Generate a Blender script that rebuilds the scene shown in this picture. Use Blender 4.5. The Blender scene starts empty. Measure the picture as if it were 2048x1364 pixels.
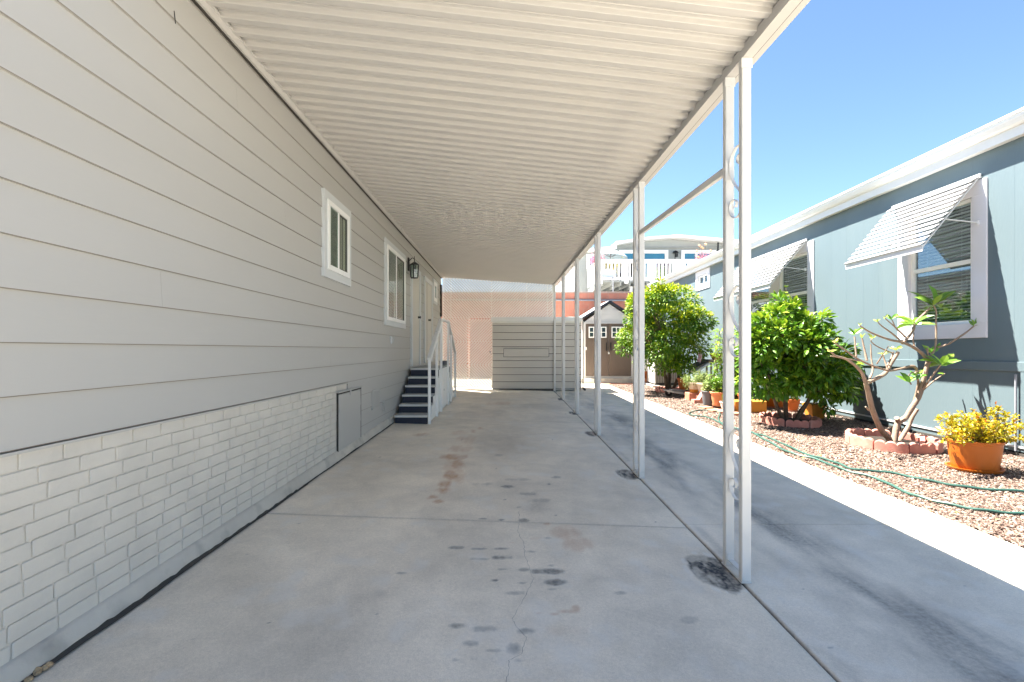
import bpy, math, random
import numpy as np
from mathutils import Vector
random.seed(7); rng = np.random.default_rng(7)
scene = bpy.context.scene
COL = scene.collection
R = math.radians
# ---------------------------------------------------------------- camera
F, U0, V0, CH = 930.0, 1012.0, 684.0, 1.4
cam = bpy.data.cameras.new("camera"); cam_ob = bpy.data.objects.new("camera", cam); COL.objects.link(cam_ob)
cam.sensor_width = 36.0; cam.lens = F/2048*36.0
cam.shift_x = 12/2048; cam.shift_y = 2/2048
cam.clip_start = 0.05; cam.clip_end = 3000
cam_ob.location = (0, 0, CH); cam_ob.rotation_euler = (R(90), 0, 0)
scene.camera = cam_ob
# ---------------------------------------------------------------- light
SUN = Vector((0.45, -0.27, -1.0)).normalized()          # direction the light travels
world = bpy.data.worlds.new("World"); scene.world = world; world.use_nodes = True
wn = world.node_tree; wn.nodes.clear()
wo = wn.nodes.new('ShaderNodeOutputWorld'); wb = wn.nodes.new('ShaderNodeBackground')
sky = wn.nodes.new('ShaderNodeTexSky'); sky.sky_type = 'NISHITA'; sky.sun_disc = False
sky.sun_elevation = math.asin(-SUN.z); sky.sun_rotation = math.atan2(-SUN.x, -SUN.y)
sky.air_density = 0.85; sky.dust_density = 0.0; sky.ozone_density = 5.0; sky.altitude = 0
wb.inputs[1].default_value = 0.054
wn.links.new(sky.outputs[0], wb.inputs[0]); wn.links.new(wb.outputs[0], wo.inputs[0])
sl = bpy.data.lights.new("sun", 'SUN'); sl.energy = 5.0; sl.angle = R(0.53); sl.color = (1.0, 0.965, 0.92)
so = bpy.data.objects.new("sun", sl); COL.objects.link(so); so.location = (-8, 5, 20)
so.rotation_euler = SUN.to_track_quat('-Z', 'Y').to_euler()
scene.view_settings.view_transform = 'Standard'; scene.view_settings.look = 'None'
scene.view_settings.gamma = 1; scene.view_settings.exposure = 2.65
scene.view_settings.use_white_balance = True; scene.view_settings.white_balance_temperature = 6900; scene.view_settings.white_balance_tint = 6
scene.render.engine = 'CYCLES'
scene.cycles.max_bounces = 10; scene.cycles.diffuse_bounces = 6; scene.cycles.transparent_max_bounces = 16

# ---------------------------------------------------------------- helpers
def gslope(y): return 0.04*(1-0.5*min(max(y, 0), 13.4)/13.4)
def gz(x, y): return gslope(y)*(1.37-x) if x < 1.37 else 0.0
def on_ground(u, v):
    z = 0.0
    for _ in range(12):
        y = F*(CH-z)/(v-V0); x = (u-U0)/F*y; z = gz(x, y)
    return Vector((x, y, z))
def at(u, v, y): return Vector(((u-U0)/F*y, y, CH+(V0-v)/F*y))
def wallY(u, X): return F*X/(u-U0)
def wallZ(v, y): return CH+(V0-v)/F*y

def tag(o, label=None, cat=None, group=None, kind=None):
    if label: o['label'] = label
    if cat: o['category'] = cat
    if group: o['group'] = group
    if kind: o['kind'] = kind
    return o
def wloc(o):
    p = Vector((0, 0, 0))
    while o is not None:
        p += o.location; o = o.parent
    return p
def empty(name, loc, label, cat, group=None):
    o = bpy.data.objects.new(name, None); COL.objects.link(o); o.location = loc; o.empty_display_size = 0.2
    return tag(o, label, cat, group)
def link(name, me, parent=None, origin=None):
    o = bpy.data.objects.new(name, me); COL.objects.link(o)
    if parent is not None: o.parent = parent
    return o
class MB:
    def __init__(s): s.v = []; s.f = []; s.m = []; s.k = 0.0; s.mi = 0; s.sm = []
    def add(s, vs, fs, smooth=False):
        b = len(s.v); s.v += [tuple(p) for p in vs]
        for f in fs: s.f.append(tuple(i+b for i in f)); s.m.append(s.mi); s.sm.append(smooth)
    def box(s, x0, x1, y0, y1, z0, z1, bev=0.0):
        x0, x1 = min(x0, x1), max(x0, x1); y0, y1 = min(y0, y1), max(y0, y1); z0, z1 = min(z0, z1), max(z0, z1)
        if bev <= 0:
            vs = [(x0,y0,z0),(x1,y0,z0),(x1,y1,z0),(x0,y1,z0),(x0,y0,z1),(x1,y0,z1),(x1,y1,z1),(x0,y1,z1)]
            s.add(vs, [(0,3,2,1),(4,5,6,7),(0,1,5,4),(1,2,6,5),(2,3,7,6),(3,0,4,7)]); return
        b = min(bev, (x1-x0)/2.2, (y1-y0)/2.2, (z1-z0)/2.2)
        vs = []; idx = {}
        for ix, X in enumerate((x0, x1)):
            for iy, Y in enumerate((y0, y1)):
                for iz, Z in enumerate((z0, z1)):
                    sx, sy, sz = (b if ix == 0 else -b), (b if iy == 0 else -b), (b if iz == 0 else -b)
                    idx[ix,iy,iz,0] = len(vs); vs.append((X, Y+sy, Z+sz))
                    idx[ix,iy,iz,1] = len(vs); vs.append((X+sx, Y, Z+sz))
                    idx[ix,iy,iz,2] = len(vs); vs.append((X+sx, Y+sy, Z))
        g = lambda a,b_,c,d: idx[a,b_,c,d]
        fs = []
        fs += [(g(0,0,0,0),g(0,0,1,0),g(0,1,1,0),g(0,1,0,0)), (g(1,0,0,0),g(1,1,0,0),g(1,1,1,0),g(1,0,1,0))]
        fs += [(g(0,0,0,1),g(1,0,0,1),g(1,0,1,1),g(0,0,1,1)), (g(0,1,0,1),g(0,1,1,1),g(1,1,1,1),g(1,1,0,1))]
        fs += [(g(0,0,0,2),g(0,1,0,2),g(1,1,0,2),g(1,0,0,2)), (g(0,0,1,2),g(1,0,1,2),g(1,1,1,2),g(0,1,1,2))]
        for a in (0,1):
            for c in (0,1):
                fs.append((g(a,c,0,0),g(a,c,1,0),g(a,c,1,1),g(a,c,0,1)))
                fs.append((g(a,0,c,0),g(a,1,c,0),g(a,1,c,2),g(a,0,c,2)))
                fs.append((g(0,a,c,1),g(1,a,c,1),g(1,a,c,2),g(0,a,c,2)))
                for d in (0,1): fs.append((g(a,c,d,0),g(a,c,d,1),g(a,c,d,2)))
        s.add(vs, fs)
    def tube(s, pts, r, n=8, cap=True, flat=None):
        pts = [Vector(p) for p in pts]; k = len(pts)
        rs = [r]*k if not hasattr(r, '__len__') else list(r)
        vs = []; prev = None
        for i, p in enumerate(pts):
            t = (pts[min(i+1, k-1)]-pts[max(i-1, 0)])
            t = t.normalized() if t.length > 1e-9 else Vector((0,0,1))
            if prev is None:
                a = Vector((0,0,1)) if abs(t.z) < .9 else Vector((1,0,0)); n1 = t.cross(a).normalized()
            else:
                n1 = prev-t*prev.dot(t); n1 = n1.normalized() if n1.length > 1e-6 else t.orthogonal().normalized()
            prev = n1; n2 = t.cross(n1)
            for j in range(n):
                a = 2*math.pi*j/n; vs.append(p+(n1*math.cos(a)+n2*math.sin(a))*rs[i])
        fs = [(i*n+j, i*n+(j+1)%n, (i+1)*n+(j+1)%n, (i+1)*n+j) for i in range(k-1) for j in range(n)]
        if cap: fs += [tuple(range(n))[::-1], tuple((k-1)*n+j for j in range(n))]
        s.add(vs, fs, True)
    def bar(s, p, q, w, h, up=(0,0,1)):
        """rectangular bar from p to q, w across, h along up"""
        p = Vector(p); q = Vector(q); t = (q-p).normalized(); up = Vector(up)
        if abs(t.dot(up)) > .98: up = Vector((0,1,0))
        a = t.cross(up).normalized(); b = a.cross(t).normalized()
        vs = [c+a*(w/2*i)+b*(h/2*j) for c in (p, q) for i, j in ((-1,-1),(1,-1),(1,1),(-1,1))]
        s.add(vs, [(3,2,1,0),(4,5,6,7),(0,1,5,4),(1,2,6,5),(2,3,7,6),(3,0,4,7)])
    def lathe(s, prof, c, n=28, sx=1, sy=1):
        vs = []; c = Vector(c)
        for r, z in prof:
            for j in range(n):
                a = 2*math.pi*j/n; vs.append((c.x+r*sx*math.cos(a), c.y+r*sy*math.sin(a), c.z+z))
        k = len(prof)
        fs = [(i*n+j, i*n+(j+1)%n, (i+1)*n+(j+1)%n, (i+1)*n+j) for i in range(k-1) for j in range(n)]
        fs.append(tuple(range(n))[::-1]); fs.append(tuple((k-1)*n+j for j in range(n)))
        s.add(vs, fs, n > 10)
    def prism(s, poly, axis, a, b):
        """poly: 2d points; extruded along axis from a to b"""
        n = len(poly)
        def P(p, t):
            if axis == 'x': return (t, p[0], p[1])
            if axis == 'y': return (p[0], t, p[1])
            return (p[0], p[1], t)
        vs = [P(p, a) for p in poly]+[P(p, b) for p in poly]
        fs = [tuple(range(n))[::-1], tuple(range(n, 2*n))]+[(i, (i+1)%n, n+(i+1)%n, n+i) for i in range(n)]
        s.add(vs, fs)
    def ribbon(s, pts, wv, th):
        """flat bar swept along pts, width vector wv, thickness th"""
        pts = [Vector(p) for p in pts]; wv = Vector(wv); k = len(pts); vs = []
        for i, p in enumerate(pts):
            t = (pts[min(i+1,k-1)]-pts[max(i-1,0)]).normalized(); nn = t.cross(wv).normalized()*th/2
            vs += [p+wv/2+nn, p-wv/2+nn, p-wv/2-nn, p+wv/2-nn]
        fs = [(4*i+j, 4*i+(j+1)%4, 4*i+4+(j+1)%4, 4*i+4+j) for i in range(k-1) for j in range(4)]
        fs += [(0,1,2,3), (4*k-1,4*k-2,4*k-3,4*k-4)]
        s.add(vs, fs)
    def build(s, name, mats, parent=None, y0=0.0):
        if not isinstance(mats, (list, tuple)): mats = [mats]
        off = wloc(parent) if parent is not None else None
        V = np.array(s.v, dtype=float)
        if s.k: V[:, 2] -= s.k*(V[:, 1]-y0)
        top = parent is None
        if top:
            lo = V.min(0); hi = V.max(0); off = Vector(((lo[0]+hi[0])/2, (lo[1]+hi[1])/2, lo[2]))
        V = V-np.array(off)
        me = bpy.data.meshes.new(name); me.from_pydata(V.tolist(), [], s.f)
        for m in mats: me.materials.append(m)
        me.polygons.foreach_set('material_index', s.m)
        me.polygons.foreach_set('use_smooth', s.sm)
        import bmesh
        bm = bmesh.new(); bm.from_mesh(me); bmesh.ops.recalc_face_normals(bm, faces=bm.faces); bm.to_mesh(me); bm.free()
        me.update()
        o = link(name, me, parent)
        if top: o.location = off
        if any(s.sm):
            md = None
            try: me.set_sharp_from_angle(angle=R(40))
            except Exception: pass
        return o
def np_mesh(name, V, Fc, mat, parent=None, tint=None, smooth=False, off=None, attrs=None):
    V = np.asarray(V, float); Fc = np.asarray(Fc, np.int32)
    if off is None: off = wloc(parent) if parent is not None else Vector((float(V[:,0].mean()), float(V[:,1].mean()), float(V[:,2].min())))
    V = V-np.array(off)
    me = bpy.data.meshes.new(name); n = Fc.shape[1]
    me.vertices.add(len(V)); me.vertices.foreach_set('co', V.ravel())
    me.loops.add(Fc.size); me.loops.foreach_set('vertex_index', Fc.ravel())
    me.polygons.add(len(Fc)); me.polygons.foreach_set('loop_start', np.arange(0, Fc.size, n, dtype=np.int32))
    me.polygons.foreach_set('use_smooth', np.full(len(Fc), smooth))
    me.update(calc_edges=True); me.validate()
    me.materials.append(mat)
    al = dict(attrs or {})
    if tint is not None: al['tint'] = tint
    for k, a in al.items():
        at_ = me.attributes.new(k, 'FLOAT', 'POINT'); at_.data.foreach_set('value', np.asarray(a, np.float32))
    o = link(name, me, parent)
    if parent is None: o.location = off
    return o
def copy_tree(o, parent=None):
    c = o.copy(); COL.objects.link(c)
    if parent is not None: c.parent = parent
    for ch in [x for x in bpy.data.objects if x.parent == o]: copy_tree(ch, c)
    return c

# noise in numpy for stains
def vnoise(x, y, seed=0):
    xi = np.floor(x).astype(np.int64); yi = np.floor(y).astype(np.int64); fx = x-xi; fy = y-yi
    fx = fx*fx*(3-2*fx); fy = fy*fy*(3-2*fy)
    def h(a, b):
        n = (a*374761393+b*668265263+seed*974634777) & 0x7fffffff
        n = ((n ^ (n >> 13))*1274126177) & 0x7fffffff
        return ((n ^ (n >> 16)) & 0xffff)/65535.0
    return (h(xi,yi)*(1-fx)+h(xi+1,yi)*fx)*(1-fy)+(h(xi,yi+1)*(1-fx)+h(xi+1,yi+1)*fx)*fy
def fbm(x, y, o=5, seed=0):
    s = 0; a = .5; t = 0
    for i in range(o):
        s = s+a*vnoise(x*2**i, y*2**i, seed+i); t += a; a *= .5
    return s/t

# ---------------------------------------------------------------- materials
def newmat(name):
    m = bpy.data.materials.new(name); m.use_nodes = True
    nt = m.node_tree; b = nt.nodes['Principled BSDF']
    return m, nt, b
def P(name, col, rough=.6, var=.06, scale=3.0, bump=0.0, bscale=60, metal=0, spec=.4, stretch=(1,1,1), dirt=None, dscale=1.5):
    m, nt, b = newmat(name); N = nt.nodes; L = nt.links
    b.inputs['Roughness'].default_value = rough; b.inputs['Metallic'].default_value = metal
    b.inputs['Specular IOR Level'].default_value = spec
    tc = N.new('ShaderNodeTexCoord'); mp = N.new('ShaderNodeMapping'); mp.inputs['Scale'].default_value = stretch
    L.new(tc.outputs['Object'], mp.inputs[0])
    nz = N.new('ShaderNodeTexNoise'); nz.inputs['Scale'].default_value = scale; nz.inputs['Detail'].default_value = 6
    L.new(mp.outputs[0], nz.inputs['Vector'])
    rp = N.new('ShaderNodeMapRange'); rp.inputs[1].default_value = .3; rp.inputs[2].default_value = .7
    rp.inputs[3].default_value = 1-var; rp.inputs[4].default_value = 1+var; L.new(nz.outputs[0], rp.inputs[0])
    mx = N.new('ShaderNodeVectorMath'); mx.operation = 'SCALE'; mx.inputs[0].default_value = col[:3]
    L.new(rp.outputs[0], mx.inputs['Scale']); out = mx.outputs[0]
    if dirt:
        n2 = N.new('ShaderNodeTexNoise'); n2.inputs['Scale'].default_value = dscale; n2.inputs['Detail'].default_value = 8
        L.new(mp.outputs[0], n2.inputs['Vector'])
        r2 = N.new('ShaderNodeMapRange'); r2.inputs[1].default_value = .52; r2.inputs[2].default_value = .75; r2.inputs[4].default_value = dirt[3]
        L.new(n2.outputs[0], r2.inputs[0])
        mm = N.new('ShaderNodeMix'); mm.data_type = 'RGBA'; L.new(r2.outputs[0], mm.inputs[0]); L.new(out, mm.inputs[6]); mm.inputs[7].default_value = (*dirt[:3], 1)
        out = mm.outputs[2]
    L.new(out, b.inputs['Base Color'])
    if bump:
        n3 = N.new('ShaderNodeTexNoise'); n3.inputs['Scale'].default_value = bscale; n3.inputs['Detail'].default_value = 4
        L.new(mp.outputs[0], n3.inputs['Vector'])
        bp = N.new('ShaderNodeBump'); bp.inputs['Strength'].default_value = bump; bp.inputs['Distance'].default_value = .01
        L.new(n3.outputs[0], bp.inputs['Height']); L.new(bp.outputs[0], b.inputs['Normal'])
    return m
def tinted(name, stops, rough=.5, transl=0.0, spec=.5, attr='tint', bump=0, bscale=200, var=.0):
    m, nt, b = newmat(name); N = nt.nodes; L = nt.links
    at_ = N.new('ShaderNodeAttribute'); at_.attribute_name = attr
    cr = N.new('ShaderNodeValToRGB'); el = cr.color_ramp.elements
    while len(el) > 1: el.remove(el[-1])
    el[0].position = stops[0][0]; el[0].color = (*stops[0][1], 1)
    for p_, c in stops[1:]:
        e = el.new(p_); e.color = (*c, 1)
    L.new(at_.outputs['Fac'], cr.inputs[0]); out = cr.outputs[0]
    L.new(out, b.inputs['Base Color']); b.inputs['Roughness'].default_value = rough; b.inputs['Specular IOR Level'].default_value = spec
    if transl:
        tr = N.new('ShaderNodeBsdfTranslucent'); L.new(out, tr.inputs[0])
        ms = N.new('ShaderNodeMixShader'); ms.inputs[0].default_value = transl
        L.new(b.outputs[0], ms.inputs[1]); L.new(tr.outputs[0], ms.inputs[2]); L.new(ms.outputs[0], N['Material Output'].inputs[0])
    if bump:
        n3 = N.new('ShaderNodeTexNoise'); n3.inputs['Scale'].default_value = bscale
        tc = N.new('ShaderNodeTexCoord'); L.new(tc.outputs['Object'], n3.inputs['Vector'])
        bp = N.new('ShaderNodeBump'); bp.inputs['Strength'].default_value = bump; bp.inputs['Distance'].default_value = .005
        L.new(n3.outputs[0], bp.inputs['Height']); L.new(bp.outputs[0], b.inputs['Normal'])
    return m
def glassmat(name, tint=(.75,.82,.8), fac=.0, ior=1.5):
    m, nt, b = newmat(name); N = nt.nodes; L = nt.links
    N.remove(b)
    tr = N.new('ShaderNodeBsdfTransparent'); tr.inputs[0].default_value = (*tint, 1)
    gl = N.new('ShaderNodeBsdfGlossy'); gl.inputs['Roughness'].default_value = .01; gl.inputs['Color'].default_value = (.9,.95,1,1)
    lw_ = N.new('ShaderNodeLayerWeight'); lw_.inputs[0].default_value = .5; fr = N.new('ShaderNodeMath'); fr.operation = 'POWER'; fr.inputs[1].default_value = 4.0; L.new(lw_.outputs['Facing'], fr.inputs[0])
    ad = N.new('ShaderNodeMath'); ad.operation = 'MAXIMUM'; ad.inputs[1].default_value = fac; L.new(fr.outputs[0], ad.inputs[0])
    ms = N.new('ShaderNodeMixShader'); L.new(ad.outputs[0], ms.inputs[0]); L.new(tr.outputs[0], ms.inputs[1]); L.new(gl.outputs[0], ms.inputs[2])
    L.new(ms.outputs[0], N['Material Output'].inputs[0]); return m
def concrete(name, col):
    m, nt, b = newmat(name); N = nt.nodes; L = nt.links
    tc = N.new('ShaderNodeNewGeometry')
    def noise(sc, det=8, dist=0):
        n = N.new('ShaderNodeTexNoise'); n.inputs['Scale'].default_value = sc; n.inputs['Detail'].default_value = det
        n.inputs['Distortion'].default_value = dist; L.new(tc.outputs['Position'], n.inputs['Vector']); return n.outputs[0]
    def rng_(src, a, b_, c, d):
        r = N.new('ShaderNodeMapRange'); r.inputs[1].default_value = a; r.inputs[2].default_value = b_; r.inputs[3].default_value = c; r.inputs[4].default_value = d
        L.new(src, r.inputs[0]); return r.outputs[0]
    def mul(a, b_):
        n = N.new('ShaderNodeMath'); n.operation = 'MULTIPLY'; L.new(a, n.inputs[0]); L.new(b_, n.inputs[1]); return n.outputs[0]
    f = mul(mul(rng_(noise(.9, 8, .8), .3, .7, .84, 1.10), rng_(noise(5, 8, .6), .3, .7, .91, 1.06)), mul(rng_(noise(60, 4), .3, .7, .93, 1.05), rng_(noise(240, 3), .25, .75, .84, 1.10)))
    sc = N.new('ShaderNodeVectorMath'); sc.operation = 'SCALE'; sc.inputs[0].default_value = col; L.new(f, sc.inputs['Scale'])
    out = sc.outputs[0]
    for attr, c in (('dark', (.085,.09,.097)), ('rust', (.50,.27,.14)), ('pale', (.74,.72,.68)), ('tar', (.028,.028,.032))):
        a = N.new('ShaderNodeAttribute'); a.attribute_name = attr
        g = N.new('ShaderNodeMath'); g.operation = 'MULTIPLY'; g.use_clamp = True
        L.new(a.outputs['Fac'], g.inputs[0]); L.new(rng_(noise(45, 6), .3, .65, .75, 1.15), g.inputs[1])
        mm = N.new('ShaderNodeMix'); mm.data_type = 'RGBA'; L.new(g.outputs[0], mm.inputs[0]); L.new(out, mm.inputs[6]); mm.inputs[7].default_value = (*c, 1); out = mm.outputs[2]
    L.new(out, b.inputs['Base Color'])
    b.inputs['Roughness'].default_value = .62; b.inputs['Specular IOR Level'].default_value = .35
    bp = N.new('ShaderNodeBump'); bp.inputs['Strength'].default_value = .25; bp.inputs['Distance'].default_value = .004
    L.new(noise(120, 6), bp.inputs['Height']); L.new(bp.outputs[0], b.inputs['Normal'])
    return m

M = {}
M['siding'] = P('beige_siding', (.44,.428,.408), .5, .03, 1.2, .06, 30, stretch=(1,.2,1), dirt=(.42,.40,.36,.16))
M['skirt'] = P('painted_brick', (.58,.545,.49), .55, .05, 4, .35, 45, dirt=(.40,.39,.37,.22), dscale=5)
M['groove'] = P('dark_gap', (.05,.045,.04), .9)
M['carport'] = P('cream_enamel', (.555,.54,.52), .38, .03, 1.5, .03, 20, dirt=(.5,.46,.38,.15))
M['post'] = P('white_enamel_post', (.66,.65,.63), .38, .03, 6, .05, 60, dirt=(.5,.48,.45,.25), dscale=7)
M['trimgrey'] = P('pale_grey_trim', (.58,.60,.61), .5, .03)
M['vinyl'] = P('white_vinyl', (.84,.84,.83), .35, .02)
M['white'] = P('white_paint', (.80,.79,.77), .45, .03, 3, .03)
M['darkscreen'] = P('dark_screen', (.10,.10,.095), .8, .1, 200)
M['glass'] = glassmat('window_glass', (.7,.76,.72), .08)
M['glassblue'] = glassmat('tinted_glass', (.8,.86,.88), .12)
M['blind'] = P('pale_blind', (.5,.51,.51), .6, .03)
M['curtain'] = P('vertical_blind', (.42,.43,.33), .7, .05)
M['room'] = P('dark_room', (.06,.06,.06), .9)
M['door'] = P('beige_door_paint', (.56,.53,.48), .45, .02)
M['black'] = P('black_metal', (.015,.015,.017), .4, .1)
M['lipshadow'] = P('joint_shadow_brown', (.22,.19,.155), .8)
M['navy'] = P('navy_riser', (.022,.027,.045), .65, .12, 20, .1)
M['tread'] = P('grey_tread', (.40,.395,.38), .75, .08, 8, .2, 120)
M['nosing'] = P('pale_nosing', (.62,.61,.58), .6, .05, 8)
M['lattice'] = P('lattice_slats', (.82,.79,.745), .6, .06, 3)
M['cabinet'] = P('taupe_grey_siding', (.60,.555,.50), .55, .04, 2, .06, 30, stretch=(.2,1,1))
M['shedwall'] = P('shed_pale_resin', (.58,.57,.57), .5, .03)
M['sheddoor'] = P('shed_brown_resin', (.115,.088,.072), .55, .05, 4, .1, 50, stretch=(6,1,.5))
M['shedroof'] = P('dark_roof_edge', (.025,.028,.04), .6, .1)
M['shedroof2'] = P('grey_roof', (.5,.5,.52), .7, .08)
M['block'] = P('red_masonry', (.50,.20,.14), .85, .16, 2.2, .4, 70)
M['mortar'] = P('mortar', (.40,.28,.235), .9, .08)
M['conduit'] = P('grey_conduit', (.26,.27,.30), .5)
M['blue'] = P('blue_siding', (.106,.146,.166), .6, .025, 2.5, .12, 40, stretch=(1,1,.25), dirt=(.17,.21,.22,.2))
M['casing'] = P('casing_white', (.62,.61,.65), .5, .02)
M['awning'] = P('awning_white', (.60,.60,.61), .35, .02)
M['gutter'] = P('gutter_white', (.58,.575,.56), .35, .03)
M['roofing'] = P('flat_roofing', (.5,.5,.48), .8, .1)
M['terracotta'] = P('orange_terracotta', (.50,.12,.018), .6, .08, 5, .1, 60, dirt=(.6,.30,.15,.2), dscale=4)
M['terra_plastic'] = P('orange_plastic', (.44,.115,.012), .38, .04, 3, dirt=(.45,.2,.08,.2), dscale=3)
M['terra_pink'] = P('pale_terracotta', (.60,.25,.12), .7, .08, 6, .1, 60, dirt=(.7,.55,.45,.3), dscale=5)
M['greypot'] = P('grey_pot', (.13,.135,.15), .5, .06)
M['whitepot'] = P('white_pot', (.75,.73,.69), .4, .04)
M['creampot'] = P('cream_pot', (.60,.52,.41), .7, .08, 8, .1)
M['ochre'] = P('ochre_clay', (.50,.21,.03), .7, .08, 5, .1)
M['paver'] = P('red_paver', (.47,.20,.13), .85, .12, 7, .3, 80)
M['edging'] = P('pink_red_edging', (.50,.215,.17), .85, .12, 9, .35, 90, dirt=(.62,.40,.33,.35), dscale=8)
M['soil'] = P('dark_soil', (.022,.016,.012), .95, .3, 20, .6, 40)
M['bark'] = P('brown_bark', (.10,.07,.05), .85, .25, 12, .5, 40)
M['plumbark'] = P('pinkish_grey_bark', (.25,.175,.13), .75, .18, 14, .4, 50, dirt=(.20,.19,.12,.4), dscale=12)
M['twig'] = P('twig', (.20,.15,.07), .8, .2, 12)
M['hose'] = P('green_hose', (.03,.085,.07), .45, .15, 10)
M['hvac'] = P('hvac_beige', (.50,.49,.46), .5, .04)
M['hvacdark'] = P('hvac_fins', (.13,.12,.12), .55, .1)
M['farwall'] = P('far_grey_siding', (.30,.315,.31), .6, .03)
M['farglass'] = P('far_blue_glass', (.03,.16,.25), .12, .15, 1, spec=.8)
M['umbrella'] = P('pale_blue_canvas', (.62,.76,.84), .7, .05)
M['purple'] = P('dark_purple_fabric', (.05,.02,.07), .8, .1)
M['dirtground'] = P('pale_ground', (.55,.52,.47), .9, .1, .4, .2, 8)
M['wood'] = P('weathered_wood', (.42,.31,.22), .8, .15, 8, .2, stretch=(.3,3,3))
M['kerb'] = P('footing_concrete', (.52,.48,.42), .7, .1, 4, .3, 60, dirt=(.14,.13,.12,.5), dscale=5)
M['concrete'] = concrete('driveway_concrete', (.82,.725,.595))
M['crack'] = P('crack_dark', (.16,.15,.14), .95)
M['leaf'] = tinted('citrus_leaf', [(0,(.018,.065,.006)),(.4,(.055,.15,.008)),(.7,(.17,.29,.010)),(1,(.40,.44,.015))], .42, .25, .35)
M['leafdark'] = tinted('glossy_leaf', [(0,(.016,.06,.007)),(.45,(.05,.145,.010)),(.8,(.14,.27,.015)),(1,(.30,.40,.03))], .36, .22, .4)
M['leafbright'] = tinted('yellow_green_leaf', [(0,(.06,.16,.014)),(.5,(.17,.32,.025)),(1,(.42,.50,.05))], .4, .3)
M['leafyellow'] = tinted('yellow_leaf', [(0,(.10,.15,.01)),(.35,(.32,.28,.01)),(.8,(.55,.38,.015)),(1,(.48,.14,.03))], .4, .3)
M['leafpale'] = tinted('pale_feathery_leaf', [(0,(.10,.17,.05)),(.6,(.28,.36,.10)),(1,(.5,.52,.2))], .6, .25)
M['pink'] = tinted('pink_flower', [(0,(.6,.12,.25)),(.6,(.75,.3,.4)),(1,(.15,.25,.06))], .6, .2)
M['pebble'] = tinted('pebble_mix', [(0,(.025,.018,.014)),(.25,(.075,.043,.032)),(.5,(.145,.088,.068)),(.72,(.20,.142,.112)),(.88,(.27,.22,.185)),(1,(.42,.39,.36))], .65, 0, .4)
M['peach'] = P('peach_lantern', (.85,.42,.25), .6)

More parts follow.
